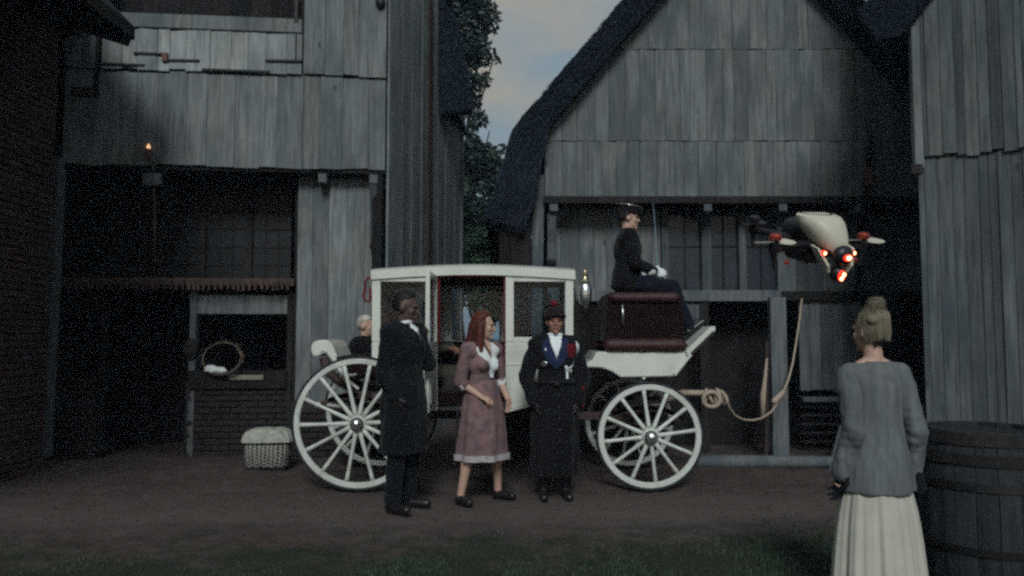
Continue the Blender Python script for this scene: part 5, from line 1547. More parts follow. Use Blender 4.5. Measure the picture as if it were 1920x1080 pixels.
# ---------------------------------------------------------------- guard in dark cape-coat, facing us
loc, rz = (0.386, 6.86, 0), R(3)
C = Fig(1.70, 1.02); C.hs = .75
C.J['elL'] = C.J['shL'] + V(.085, .03, -.29); C.J['elR'] = C.J['shR'] + V(-.085, .03, -.29)
C.J['wrL'] = C.J['elL'] + V(-.06, -.10, -.21); C.J['wrR'] = C.J['elR'] + V(.06, -.10, -.21)
C.hd['L'] = (V(-.2, -.2, -1), V(-1, 0, 0), .6); C.hd['R'] = (V(.2, -.2, -1), V(1, 0, 0), .6)
C.place('guard in dark long coat with white cords and a red-tufted black hat', loc, rz, 'skin_tan')
s = C.s; mb = MB(); C.torso(mb, 1.04, .018)
loft(mb, [(C.J['waist'], .165 * s, .138 * s, .01, 5, 0), (V(0, 0, .95 * s), .195 * s, .16 * s, .02, 6, 1), (V(0, 0, .7 * s), .212 * s, .175 * s, .045, 6, 1.3), (V(0, 0, .42 * s), .21 * s, .175 * s, .065, 6, 1.6), (V(0, 0, .22 * s), .205 * s, .175 * s, .075, 6, 1.8)], 64)
coatC = C.cloth('coat', mb, 'black_wool', .011, 2, .013, 8, 9.0)
for q in 'LR':
    mb = MB(); C.limb(mb, ['sh' + q, 'el' + q, 'wr' + q], [.078, .076, .060]); C.cloth('sleeve', mb, 'black_wool', .010, 2, .016, 9, 3.0 + ord(q))
    m = MB(); w_ = C.J['wr' + q]; d_ = (w_ - C.J['el' + q]).normalized(); m.cap(w_ - d_ * .05, w_, .062, .06); new('cuff', remesh(m, .009, 1, .004, 18), M['black_wool'], C.o)
    m = MB(); hand(m, w_, C.hd[q][0], C.hd[q][1], .6, s * 1.1, 1 if q == 'R' else -1); new('glove', remesh(m, .006, 1), M['leather_black'], C.o)
m = MB(); zb_ = C.J['waist'].z - .03
m.tube([V(.178 * s * math.cos(t), .15 * s * math.sin(t), zb_ + .008 * math.sin(t * 3)) for t in [i * 6.283 / 36 for i in range(36)]], .02, 8, closed=True, flat=.5); new('belt', m.mesh('belt', True), M['leather_black'], C.o)
m = MB(); m.box((0, -.168 * s, zb_), (.055, .015, .05), ch=.006); new('buckle', m.mesh('bk'), M['iron'], C.o)
for k in range(5):
    hit = on_surface(coatC, [V(.02, 0, C.J['waist'].z - .14 - .1 * k)], (0, 1, 0), .003)[0]
    if hit is not None: m = MB(); m.ell(hit, (.011, .006, .011)); new('button', m.mesh('bt', True), M['leather_black'], C.o)
C.shoes('leather_black', .45)
zn = C.J['neck'].z
patch('jacket_front', C, coatC, [(-.115, zn + .0), (-.05, zn + .025), (.05, zn + .025), (.115, zn + .0), (.13, zn - .1), (.07, zn - .21), (.0, zn - .27), (-.07, zn - .21), (-.13, zn - .1)], 'navy', off=.006)
patch('shirt_front', C, coatC, [(-.06, zn + .04), (.06, zn + .04), (.045, zn - .05), (.0, zn - .17), (-.045, zn - .05)], 'cotton', off=.014)
m = MB(); m.tube([C.J['neck'] + V(.062 * math.cos(t), .06 * math.sin(t) - .008, .035 - .012 * math.sin(t)) for t in [i * 6.283 / 20 for i in range(20)]], .018, 8, closed=True)
new('shirt_collar', m.mesh('sc', True), M['cotton'], C.o)
patch('epaulette', C, coatC, [(.10, zn - .03), (.175, zn - .035), (.20, zn - .12), (.185, zn - .17), (.115, zn - .16), (.10, zn - .1)], 'red', off=.010)
patch('badge', C, coatC, [(-.135, zn - .205), (-.115, zn - .19), (-.085, zn - .195), (-.075, zn - .22), (-.095, zn - .245), (-.125, zn - .24)], 'silver', off=.016)
patch('medal', C, coatC, [(-.105, zn - .07), (-.088, zn - .065), (-.085, zn - .095), (-.102, zn - .1)], 'silver', off=.016)
patch('shoulder_cord', C, coatC, [(.175, zn - .01), (.205, zn - .03), (.225, zn - .11), (.21, zn - .19), (.17, zn - .245), (.11, zn - .27), (.085, zn - .255), (.15, zn - .225), (.18, zn - .17), (.19, zn - .1)], 'cotton', off=.018)
cord('cord', C, coatC, [(.085, zn - .235), (.13, zn - .29), (.185, zn - .345)], .011, 'cotton')
cord('cord', C, coatC, [(.085, zn - .235), (.10, zn - .30), (.098, zn - .35)], .012, 'cotton')
cord('cord', C, coatC, [(.21, zn - .10), (.225, zn - .2), (.232, zn - .29)], .006, 'cotton')
m = MB(); m.cap(C.J['wrL'] + V(.05, .0, .12), C.J['wrL'] + V(.05, .0, -.05), .012, .012); new('sash_end', m.mesh('se', True), M['red'], C.o)
Mh = C.headM(); m = MB()
m.ell((0, 0, 0), (1, 1, 1), Mh @ Matrix.Translation((0, .01, .072)) @ Matrix.Diagonal((.098, .115, .078, 1)), 20, 12)
m.ell((0, 0, 0), (1, 1, 1), Mh @ Matrix.Translation((0, -.03, .042)) @ Matrix.Rotation(R(-10), 4, 'X') @ Matrix.Diagonal((.105, .12, .018, 1)), 20, 8)
hat = new('hat', remesh(m, .008, 2, .003, 12), M['felt'], C.o)
m = MB(); m.ell((0, 0, 0), (1, 1, 1), Mh @ Matrix.Translation((-.012, -.03, .165)) @ Matrix.Diagonal((.034, .034, .036, 1)), 12, 8)
new('tuft', remesh(m, .006, 0, .008, 40), M['red'], hat)
m = MB(); m.tube([Mh @ V(.1 * math.cos(t), .118 * math.sin(t) + .008, .062 + .02 * math.sin(t)) for t in [i * 6.283 / 24 for i in range(24)]], .006, 6, closed=True)
new('hat_band', m.mesh('hb', True), M['maroon'], hat)
hair_cap(C, 'hair', 'hair_black', lambda x, y, z: z > -.03 and y > -.015, .006)

# ---------------------------------------------------------------- coachman on the box, facing right
loc, rz = (1.20, 7.88, 1.05), R(90)
D = Fig(1.74, 1.05); s = D.s
zz = .90                               # seat height in his own frame
D.J['pelvis'] = V(0, 0, zz + .06)
sh = V(0, 0, zz + .06 - .95 * s)
for k in ('waist', 'chest', 'neck', 'head', 'shL', 'shR'): D.J[k] = D.J[k] + sh
for k in ('chest', 'neck', 'head', 'shL', 'shR'): D.J[k] += V(0, -.01, 0)
D.nod = R(3); D.hs = .75
for q, sx in (('L', 1), ('R', -1)):
    D.J['hi' + q] = V(.09 * sx, 0, zz + .05); D.J['kn' + q] = V(.12 * sx, -.44, zz + .0)
    D.J['an' + q] = V(.12 * sx, -.62, zz - .41); D.J['to' + q] = V(.12 * sx, -.76, zz - .36)
    D.J['el' + q] = D.J['sh' + q] + V(.05 * sx, -.06, -.29); D.J['wr' + q] = D.J['el' + q] + V(-.09 * sx, -.20, -.07)
    D.hd[q] = (V(-.35 * sx, -.9, -.1), V(-.8 * sx, .2, -.4), 1.05)
D.place('coachman in black coat and cap on the box seat holding a whip', loc, rz, 'skin')
mb = MB(); D.torso(mb, 1.06, .024)
loft(mb, [(D.J['waist'], .17 * s, .14 * s, .01, 5, 0), (D.J['pelvis'] + V(0, 0, .0), .19 * s, .165 * s, .02, 6, 1), (D.J['pelvis'] + V(0, 0, -.07), .20 * s, .17 * s, .02, 6, 1)])
for q in 'LR': D.limb(mb, ['sh' + q, 'el' + q, 'wr' + q], [.076, .066, .05])
D.cloth('coat', mb, 'black_wool', .012, 3, .008, 8, 4.0)
mb = MB()
for q in 'LR': D.limb(mb, ['hi' + q, 'kn' + q, 'an' + q], [.10, .082, .06])
mb.cap(D.J['knL'], D.J['knR'], .07, .07); mb.cap(D.J['hiL'], D.J['hiR'], .09, .09); mb.cap(D.J['knL'].lerp(D.J['hiL'], .5), D.J['knR'].lerp(D.J['hiR'], .5), .085, .085)
D.cloth('lap_rug', mb, 'blue_cloth', .012, 3, .01, 7, 6.0)
D.shoes('leather_black')
for q in 'LR':
    m = MB(); hand(m, D.J['wr' + q], D.hd[q][0], D.hd[q][1], D.hd[q][2] * .7, s * 1.4, 1 if q == 'R' else -1)
    m.cap(D.J['wr' + q] - D.hd[q][0].normalized() * .05, D.J['wr' + q] + D.hd[q][0].normalized() * .01, .058, .044)
    new('glove', remesh(m, .006, 1), M['cotton'], D.o)
hair_cap(D, 'hair', 'hair_black', lambda x, y, z: z > -.05 and y > -.01, .008)
Mh = D.headM(); m = MB()
m.lathe([(.088, .05), (.096, .055), (.1, .095), (.120, .125), (.114, .145), (.06, .156), (.004, .159)], 28, Mh @ Matrix.Translation((0, .012, 0)) @ Matrix.Rotation(R(8), 4, 'X') @ Matrix.Diagonal((1, 1.14, 1, 1)))
m.ell((0, 0, 0), (1, 1, 1), Mh @ Matrix.Translation((0, -.098, .05)) @ Matrix.Rotation(R(22), 4, 'X') @ Matrix.Diagonal((.075, .055, .009, 1)), 18, 8)
capo = new('cap', m.mesh('cap', True, 50), M['felt'], D.o)
m = MB(); m.tube([Mh @ Matrix.Rotation(R(8), 4, 'X') @ V(.121 * math.cos(t), .138 * math.sin(t) + .012, .124) for t in [i * 6.283 / 28 for i in range(28)]], .004, 6, closed=True)
new('cap_piping', m.mesh('cp', True), M['silver'], capo)
m = MB(); m.ell((0, 0, 0), (1, 1, 1), Mh @ Matrix.Translation((0.03, -.10, .082)) @ Matrix.Diagonal((.02, .012, .016, 1)), 12, 8); new('cap_badge', m.mesh('cb', True), M['silver'], capo)
# his whip
D_w = D.o.matrix_basis @ (D.J['wrL'].lerp(D.J['wrR'], .3) + V(0, -.09, 0))
wh = MB(); q = [at(1233, 522, 7.80), at(1231, 480, 7.80), at(1228, 418, 7.80), at(1224, 380, 7.8)]
wh.tube([q[0] + V(0, 0, -.1)] + q, [.009, .009, .007, .004, .0015], 8)
wo = new('whip', wh.mesh('whip', True), mat_plain('pale_cane', (.16, .26, .30), .5, .1)); tag(wo, 'thin pale whip held upright by the coachman', 'whip')

# ---------------------------------------------------------------- bystander behind the rear wheel
loc, rz = (-1.70, 8.78, 0), R(70)
E = Fig(1.68, 1.0); E.yaw = R(15)
E.J['elR'] = E.J['shR'] + V(-.12, .12, -.22); E.J['wrR'] = E.J['elR'] + V(-.02, -.1, -.18)
E.place('white-haired bystander in dark coat behind the rear of the carriage', loc, rz, 'skin')
s = E.s; mb = MB(); E.torso(mb, 1.08, .024)
loft(mb, [(E.J['waist'], .18 * s, .15 * s, .01, 5, 0), (V(0, 0, .8 * s), .215 * s, .17 * s, .02, 6, 1), (V(0, 0, .45 * s), .22 * s, .18 * s, .04, 6, 1.3)])
for q in 'LR': E.limb(mb, ['sh' + q, 'el' + q, 'wr' + q], [.08, .07, .055])
E.cloth('coat', mb, 'black_wool', .014, 3, .008, 8, 8.0)
mb = MB()
for q in 'LR': E.limb(mb, ['hi' + q, 'kn' + q, 'an' + q], [.10, .078, .065])
E.cloth('trousers', mb, 'black_wool', .014, 2, .006, 9, 5.0); E.shoes('leather_black')
hair_cap(E, 'hair', 'hair_white', lambda x, y, z: z > .05 + max(0, -y) * .4 or (y > .03 and z > -.03), .008)

# ---------------------------------------------------------------- passenger inside the carriage
loc, rz = (-1.02, 8.02, 0.35), R(78)
G = Fig(1.70, 1.0); s = G.s; zz = .70
sh = V(0, 0, zz + .08 - .95 * s)
for k in ('pelvis', 'waist', 'chest', 'neck', 'head', 'shL', 'shR'): G.J[k] = G.J[k] + sh
for k, a in (('waist', -.03), ('chest', -.09), ('neck', -.15), ('head', -.19), ('shL', -.13), ('shR', -.13)): G.J[k] += V(0, a, -abs(a) * .12)
for q, sx in (('L', 1), ('R', -1)):
    G.J['hi' + q] = V(.09 * sx, 0, zz + .04); G.J['kn' + q] = V(.11 * sx, -.42, zz + .02); G.J['an' + q] = V(.11 * sx, -.40, zz - .20); G.J['to' + q] = V(.11 * sx, -.54, zz - .25)
    G.J['el' + q] = G.J['sh' + q] + V(.05 * sx, -.05, -.26); G.J['wr' + q] = G.J['el' + q] + V(-.10 * sx, -.19, .02)
    G.hd[q] = (V(-.5 * sx, -.8, 0), V(0, 0, -1), .7)
G.place('passenger in drab coat and pale scarf seated inside the carriage', loc, rz, 'skin_tan', .008)
mb = MB(); G.torso(mb, 1.06, .022)
for q in 'LR': G.limb(mb, ['sh' + q, 'el' + q, 'wr' + q], [.075, .066, .05])
cg = G.cloth('coat', mb, 'olive', .014, 3, .009, 8, 8.0)
mb = MB()
for q in 'LR': G.limb(mb, ['hi' + q, 'kn' + q, 'an' + q], [.1, .08, .06])
G.cloth('trousers', mb, 'olive', .014, 2, .008, 9, 5.0); G.shoes('leather_black')
m = MB(); m.tube([G.J['neck'] + V(.075 * math.cos(t), .07 * math.sin(t) - .01, .03 - .02 * math.sin(t)) for t in [i * 6.283 / 20 for i in range(20)]], .03, 8, closed=True)
m.cap(G.J['neck'] + V(.03, -.08, .0), G.J['neck'] + V(.05, -.12, -.16), .035, .03)
new('scarf', remesh(m, .01, 2, .006, 18), M['scarf'], G.o)
hair_cap(G, 'hair', 'hair_black', lambda x, y, z: z > .045 + max(0, -y) * .4 or (y > .02 and z > -.04), .008)

# ---------------------------------------------------------------- woman seen from behind, near the camera
loc, rz = (1.925, 4.06, 0), R(190)
H = Fig(1.585, .86); s = H.s
H.hs = .72; H.yaw = R(14); H.nod = R(2)
H.J['shL'].x *= .93; H.J['shR'].x *= .93; H.J['shL'].z -= .038; H.J['shR'].z -= .038
H.J['elL'] = H.J['shL'] + V(.028, .06, -.27); H.J['wrL'] = H.J['elL'] + V(.02, -.06, -.22)
H.J['elR'] = H.J['shR'] + V(-.045, .06, -.27); H.J['wrR'] = H.J['elR'] + V(-.02, -.06, -.22)
H.hd['L'] = (V(.0, -.2, -1), V(1, 0, 0), .6); H.hd['R'] = (V(0.05, .12, -1), V(1, 0, 0), .75)
H.place('woman seen from behind in grey knit jacket and long cream skirt', loc, rz, 'skin', .006)
zw = 0.64
mb = MB()
loft(mb, [(V(0, 0, zw), .198, .170, .022, 7, 1.5), (V(0, 0, .72), .190, .162, .018, 7, 1.3), (V(0, 0, .84), .172, .146, .014, 6, 1), (V(0, 0, .98), .146, .126, .010, 6, .6), (V(0, .005, 1.10), .140, .122, .008, 5, .3),
          (V(0, .008, 1.19), .152, .116, .004, 5, 0), (V(0, .010, 1.24), .150, .100, 0, 5, 0), (V(0, .012, 1.285), .112, .084, 0, 5, 0), (V(0, .012, 1.318), .074, .066, 0, 5, 0)], 64)
for q in 'LR': mb.cap(H.J['sh' + q] + V(0, .004, .004), V(0, .012, 1.270), .057, .064)
jk = H.cloth('jacket', mb, 'grey_knit', .008, 2, .010, 9, 12.0, (1, 1, .30))
for q in 'LR':
    mb = MB(); d_ = (H.J['wr' + q] - H.J['el' + q]).normalized()
    mb.cap(H.J['sh' + q], H.J['el' + q], .060, .057); mb.cap(H.J['el' + q], H.J['wr' + q] + d_ * .02, .057, .050)
    mb.cap(H.J['el' + q] + V(0, .02, -.02), H.J['el' + q] + V(0, .0, -.06), .05, .05)
    sl = H.cloth('sleeve', mb, 'grey_knit', .008, 2, .012, 9, 4.0 + ord(q), (1, 1, .5))
    for v in sl.data.vertices:                   # creases round the elbow
        k = math.exp(-((v.co.z - H.J['el' + q].z + .02) / .12) ** 2); c_ = noise.noise(V(v.co.x * 9, v.co.y * 9 + v.co.z * 8, v.co.z * 30)); v.co.x += .006 * k * c_; v.co.y += .006 * k * c_
mb = MB(); n = 160; vv = []; zs2 = [H.J['waist'].z - .05, .80, .66, .54, .36, .2, .06]
prm = [(.125, .105, .01), (.155, .13, .01), (.172, .145, .02), (.205, .175, .04), (.225, .19, .05), (.24, .205, .058), (.25, .215, .062)]
rp_ = random.Random(4); ph = [rp_.uniform(0, 6.28) for _ in range(6)]
for z, (rx, ry, am) in zip(zs2, prm):
    for i in range(n):
        a = 2 * math.pi * i / n
        k = 1 + am * (.8 * math.sin(9 * a + ph[0] + 1.2 * math.sin(2 * a + ph[4]) + .8 * z) + .8 * math.sin(17 * a + ph[1] + 1.5 * math.sin(3 * a + ph[5])) + .5 * math.sin(31 * a + ph[2] + z) + .6 * math.sin(4 * a + ph[3])) * .6
        vv.append(V(rx * k * math.cos(a), ry * k * math.sin(a), z))
ff = [(j * n + i, j * n + (i + 1) % n, (j + 1) * n + (i + 1) % n, (j + 1) * n + i) for j in range(len(zs2) - 1) for i in range(n)]
ff += [tuple(range(n))]
mb.add(vv, ff); sk = new('skirt', mb.mesh('skirt', True), M['cream'], H.o)
sub = sk.modifiers.new('s', 'SUBSURF'); sub.levels = 1; sub.render_levels = 1
H.shoes('leather_black')
# small dark bag at her side
m = MB(); wl_ = H.J['wrR'] + V(-.015, -.01, -.055); m.ell(wl_, (.05, .06, .06)); m.ell(wl_ + V(0, .02, -.04), (.042, .05, .06)); hand(m, H.J['wrR'], H.hd['R'][0], H.hd['R'][1], .75, s * 1.25, 1)
new('glove', remesh(m, .008, 2, .008, 22), M['ink_wool'], H.o)
m = MB(); m.cap(H.J['wrL'] + V(0, 0, .03), H.J['wrL'] + V(0, -.01, -.05), .043, .04); hand(m, H.J['wrL'], H.hd['L'][0], H.hd['L'][1], .6, s * 1.25, -1); new('glove', remesh(m, .006, 1), M['ink_wool'], H.o)
# hair: swept up to a bun with a pale comb
def bun(mb, Mh):
    mb.ell((0, 0, 0), (1, 1, 1), Mh @ Matrix.Translation((0, .05, .158)) @ Matrix.Diagonal((.050, .048, .044, 1)), 16, 10)
    mb.ell((0, 0, 0), (1, 1, 1), Mh @ Matrix.Translation((0, .04, .09)) @ Matrix.Diagonal((.074, .078, .045, 1)), 16, 10)
    mb.ell((0, 0, 0), (1, 1, 1), Mh @ Matrix.Translation((0, .05, .02)) @ Matrix.Diagonal((.074, .054, .055, 1)), 16, 10)
hr = hair_cap(H, 'hair', 'hair_ash', lambda x, y, z: (z > .05 + max(0, -y) * .6 or y > -.01) and z > -.05 + max(0, abs(x) - .025) * 1.3, .007, bun, .006, .005)
Mh = H.headM(); rnd = random.Random(14); sd = []
for _ in range(420):
    a = rnd.uniform(-1.9, 1.9); x, y = math.sin(a), math.cos(a)
    t0 = rnd.uniform(-.06, .02); bx, by = rnd.uniform(-.04, .04), rnd.uniform(.02, .08)
    sd.append([Mh @ V(x * .07, y * .085 + .03, t0), Mh @ V(x * .087, y * .103 + .018, t0 + .05), Mh @ V(x * .080, y * .095 + .022, t0 + .12 if t0 < -.03 else t0 + .09), Mh @ V(bx + x * .03, by, .135 + rnd.uniform(-.01, .03))])
for _ in range(160):
    a = rnd.uniform(0, 6.28); z = rnd.uniform(.122, .195); r0 = .048 * math.sqrt(max(.05, 1 - ((z - .158) / .045) ** 2)) + .005
    sd.append([Mh @ V(r0 * math.cos(a + t), .05 + r0 * math.sin(a + t), z + .01 * math.sin(t * 2)) for t in (0, .4, .8, 1.2)])
strands(H, hr, 'hair_ash', sd, .0018)
m = MB(); m.ell((0, 0, 0), (1, 1, 1), Mh @ Matrix.Translation((.05, .074, .066)) @ Matrix.Diagonal((.044, .036, .036, 1)), 14, 10)
new('hair_roll', remesh(m, .006, 1, .004, 30), M['hair_pale'], hr)
rnd = random.Random(15); sd = []
for _ in range(60):
    x0_ = rnd.uniform(-.06, .06)
    sd.append([Mh @ V(x0_, .088 - abs(x0_) * .4, -.02), Mh @ V(x0_ * 1.0, .082, -.06), Mh @ V(x0_ * .95, .066, -.075 - rnd.random() * .025)])
strands(H, hr, 'hair_black', sd, .0016)
# ================================================================== small things
# ---------------------------------------------------------------- drone
dc = at(1540, 450, 2.1)
drone = thing('quadcopter_drone', 'white and black quadcopter drone with glowing red lamps hovering before the barn', 'drone', dc)
drone.rotation_mode = 'ZYX'
drone.rotation_euler = (R(17), R(3), R(17))
def dr_new(name, mb, mat, parent=drone, smooth=True, ang=40): return new(name, mb.mesh(name, smooth, ang), M[mat], parent)
# body: dark, long, tapering to the nose (nose at -Y)
m = MB()
secs = [(-.07, .022, .016, -.022), (-.05, .034, .026, -.014), (-.01, .046, .044, .0), (.04, .052, .052, .012), (.09, .046, .046, .012), (.14, .03, .03, .012)]
vv = []; n = 20
for y, rx, rz_, zc in secs:
    for i in range(n): a = 2 * math.pi * i / n; vv.append(V(rx * math.cos(a), y, zc + rz_ * math.sin(a)))
ff = [(j * n + i, j * n + (i + 1) % n, (j + 1) * n + (i + 1) % n, (j + 1) * n + i) for j in range(len(secs) - 1) for i in range(n)] + [tuple(range(n)), tuple((len(secs) - 1) * n + i for i in range(n))]
m.add(vv, ff); dr_new('body', m, 'plastic_black')
# white canopy: a visor-like shell, broad at the crown and narrowing down to the nose
m = MB(); vv = []; na = 29
crs = [(.0725, .040, .036, .026, -.012), (.071, .054, .048, .022, -.011), (.066, .063, .056, .016, -.010), (.054, .066, .062, .008, -.008), (.036, .062, .064, -.002, -.004), (.016, .054, .064, -.014, .0), (-.006, .044, .060, -.026, .004), (-.022, .034, .050, -.036, .006), (-.034, .025, .036, -.046, .006)]
k = 2 * na
for (z, rx, ry, yc, xc) in crs:
    for th in (0, -.004):
        for i in range(na):
            a = R(-18 + 216 * i / (na - 1))
            vv.append(V(xc + (rx + th) * math.cos(a), yc - (ry + th) * math.sin(a), z - (.004 if th and z > .07 else 0)))
ff = []; nr = len(crs)
for j in range(nr - 1):
    for i in range(na - 1):
        ff.append((j * k + i, j * k + i + 1, (j + 1) * k + i + 1, (j + 1) * k + i)); ff.append((j * k + na + i, (j + 1) * k + na + i, (j + 1) * k + na + i + 1, j * k + na + i + 1))
    for i in (0, na - 1): ff.append((j * k + i, (j + 1) * k + i, (j + 1) * k + na + i, j * k + na + i))
for j in (0, nr - 1):
    for i in range(na - 1): ff.append((j * k + i, j * k + i + 1, j * k + na + i + 1, j * k + na + i))
ff.append(tuple(range(na)))
m.add(vv, ff); dr_new('canopy', m, 'plastic_white')
# white chin cheeks
for sx in (-1, 1):
    m = MB(); m.prism([(-.082, -.075), (-.088, -.055), (-.062, -.012), (-.035, -.006), (-.045, -.035), (-.065, -.068)], lambda p: V(sx * (.024 + (p[1] + .075) * .45), p[0], p[1]), lambda p: V(sx * (.033 + (p[1] + .075) * .45), p[0], p[1]))
    dr_new('cheek', m, 'plastic_white', smooth=False)
# nose lamp housing, chin lamp, side lamps
m = MB(); m.ell((0, -.092, -.026), (.031, .022, .028)); hsg = dr_new('nose_housing', m, 'plastic_black')
m = MB(); m.ell((0.0, -.111, -.028), (.014, .006, .010)); l1 = dr_new('nose_lamp', m, 'lamp_red')
m = MB(); m.ell((0.0, -.1165, -.028), (.008, .003, .006)); new('lamp_core', m.mesh('lc', True), M['lamp_hot'], l1)
m = MB(); m.ell((0, -.082, -.078), (.022, .02, .022)); dr_new('chin_housing', m, 'plastic_black')
m = MB(); m.ell((0, -.099, -.080), (.012, .006, .015)); l2 = dr_new('chin_lamp', m, 'lamp_red')
for q in ((.003, -.1045, -.076), (-.003, -.1045, -.087)):
    m = MB(); m.ell(q, (.0055, .003, .0055)); new('lamp_core', m.mesh('lc', True), M['lamp_hot'], l2)
for sx in (-1, 1):
    m = MB(); m.ell((sx * .046, -.072, -.022), (.007, .009, .007)); l3 = dr_new('side_lamp', m, 'lamp_red')
    m = MB(); m.ell((sx * .048, -.080, -.022), (.004, .003, .0045)); new('lamp_core', m.mesh('lc', True), M['lamp_hot'], l3)
# arms, motors, two-blade propellers
def prop(parent, c, az, mt, s=1.0):
    hub = MB(); hub.lathe([(.004, 0), (.011, 0), (.011, .006), (.006, .009)], 14, Matrix.Translation(c)); ph_ = new('propeller', hub.mesh('hub', True, 40), M['plastic_black'], parent)
    for k in (0, 1):
        bl = MB(); vv = []
        for (r_, w, tw) in ((.008, .007, 14), (.02, .016, 14), (.035, .021, 12), (.05, .020, 10), (.062, .014, 9), (.069, .005, 8)):
            for q, zz_ in ((-1, -.0008), (1, -.0008), (1, .0008), (-1, .0008)):
                vv.append(V(r_ * s, q * w * s, zz_ + q * w * s * math.sin(R(tw))))
        ff = [(j * 4 + i, j * 4 + (i + 1) % 4, (j + 1) * 4 + (i + 1) % 4, (j + 1) * 4 + i) for j in range(5) for i in range(4)] + [(0, 1, 2, 3), (20, 21, 22, 23)]
        bl.add(vv, ff, Matrix.Translation(V(*c) + V(0, 0, .004)) @ Matrix.Rotation(az + math.pi * k, 4, 'Z'))
        new('blade', bl.mesh('blade', True, 50), M[mt], ph_)
for (mx, my, mz, az, rear) in ((-.185, -.045, -.020, R(8), 0), (.132, -.01, -.022, R(-4), 0), (-.09, .19, -.005, R(35), 1), (.06, .19, -.01, R(70), 1)):
    m = MB(); q0 = V(.04 * (1 if mx > 0 else -1), -.005 if not rear else .07, -.012); q1 = V(mx, my, mz)
    m.tube([q0, q0.lerp(q1, .5) + V(0, 0, .006), q1], [.013, .010, .010], 10); arm = dr_new('arm', m, 'plastic_black')
    m = MB(); m.lathe([(.013, -.012), (.014, 0), (.0145, .012), (.012, .014)], 18, Matrix.Translation((mx, my, mz + .006))); mo = dr_new('motor', m, 'plastic_black')
    m = MB(); m.lathe([(.0145, .0), (.0165, .002), (.0165, .011), (.011, .017), (.003, .018)], 18, Matrix.Translation((mx, my, mz + .028))); new('motor_cap', m.mesh('mc', True, 40), M['red_metal' if not rear else 'plastic_black'], mo)
    prop(mo, (mx, my, mz + .019), az, 'plastic_black' if rear else 'plastic_white')
    m = MB(); m.tube([(mx, my, mz - .005), (mx * .97, my - .005, mz - .05)], [.009, .005], 8); lg = dr_new('leg', m, 'plastic_black')
    if not rear:
        m = MB(); m.ell((mx * .8, my - .012, mz - .03), (.007, .005, .007)); new('arm_lamp', m.mesh('al', True), M['lamp_dim'], lg)
# battery slung underneath
m = MB(); m.box((-.01, .05, -.045), (.07, .11, .045), ch=.012); dr_new('battery', m, 'plastic_black', smooth=False)

# ---------------------------------------------------------------- rope on the drawbar
knot_c = at(1338, 745, 7.85)
rope = MB(); rr_ = random.Random(71)
pts = []
for i in range(90):
    t = i / 89 * 2 * math.pi * 6
    pts.append(knot_c + V((-.10 + .22 * i / 89) + .02 * math.sin(t * 1.3), .055 * math.cos(t) , .07 * math.sin(t) + .01 * math.sin(t * .7)))
rope.tube(pts, .019, 8)
ring = [at(1334, 749, 7.76) + V(.085 * math.cos(t), .0 + .01 * math.sin(2 * t), .075 * math.sin(t)) for t in [i * 6.283 / 24 for i in range(24)]]
rope.tube(ring, .021, 8, closed=True)
sag = [(1362, 748), (1367, 764), (1378, 778), (1393, 787), (1410, 789), (1428, 784), (1446, 772), (1458, 756), (1468, 738), (1478, 712), (1486, 680), (1493, 645), (1499, 600), (1503, 560)]
sp_ = [at(u, v, 7.85 + 1.6 * (i / (len(sag) - 1)) ** 1.2) for i, (u, v) in enumerate(sag)]
rope.tube([p + V(.004 * math.sin(i * 2.1), 0, .004 * math.cos(i * 1.7)) for i, p in enumerate(sp_)], .0125, 8)
rope.cap(at(1452, 752, 8.55), at(1468, 736, 8.6), .035, .028)
ro = new('hemp_rope', rope.mesh('rope', True), M['rope']); tag(ro, 'knotted pale rope sagging from the carriage drawbar to the barn post', 'rope')
m = MB(); m.tube([at(1438, 672, 9.05), at(1435, 705, 9.04), at(1431, 740, 9.02), at(1430, 783, 9.0)], [.012, .022, .034, .03], 8)
o = new('hanging_rope', m.mesh('hr', True), M['rope']); tag(o, 'short loose rope end hanging beside the barn post', 'rope')

# ---------------------------------------------------------------- wicker hamper by the rear wheel
hc_ = at(503, 872, 8.45); hw = .56
hx_, hy_ = hc_.x, 8.45
ham = thing('wicker_hamper', 'pale ribbed wicker hamper on the ground near the rear wheel', 'hamper', (hx_, hy_, 0), R(6))
m = MB(); nU, nV = 44, 12; vv = []
for j in range(nV + 1):
    b = R(8 + 82 * j / nV)
    for i in range(nU):
        a = 2 * math.pi * i / nU
        ca, sa = math.cos(a), math.sin(a); q = (abs(ca) ** 4 + abs(sa) ** 4) ** -.25
        rx, ry = .275 * q, .19 * q; rib = 1 + .03 * (i % 2)
        vv.append((rx * math.cos(b) ** .45 * ca * rib, ry * math.cos(b) ** .45 * sa * rib, .27 + .17 * math.sin(b) ** .9 + .008 * noise.noise(V(ca * 4, sa * 4, j))))
ff = [(j * nU + i, j * nU + (i + 1) % nU, (j + 1) * nU + (i + 1) % nU, (j + 1) * nU + i) for j in range(nV) for i in range(nU)] + [tuple(range(nU))]
m.add(vv, ff); lid = new('lid', m.mesh('lid', True, 25), M['wicker'], ham)
m = MB()
for i in range(34):
    a = 2 * math.pi * i / 34; ca, sa = math.cos(a), math.sin(a); q = (abs(ca) ** 4 + abs(sa) ** 4) ** -.25
    m.tube([(.20 * q * ca, .15 * q * sa, .03), (.225 * q * ca, .165 * q * sa, .15), (.225 * q * ca, .165 * q * sa, .27)], .009, 6)
body_ = new('stakes', m.mesh('st', True), M['wicker'], ham)
m = MB(); rr_ = random.Random(72)
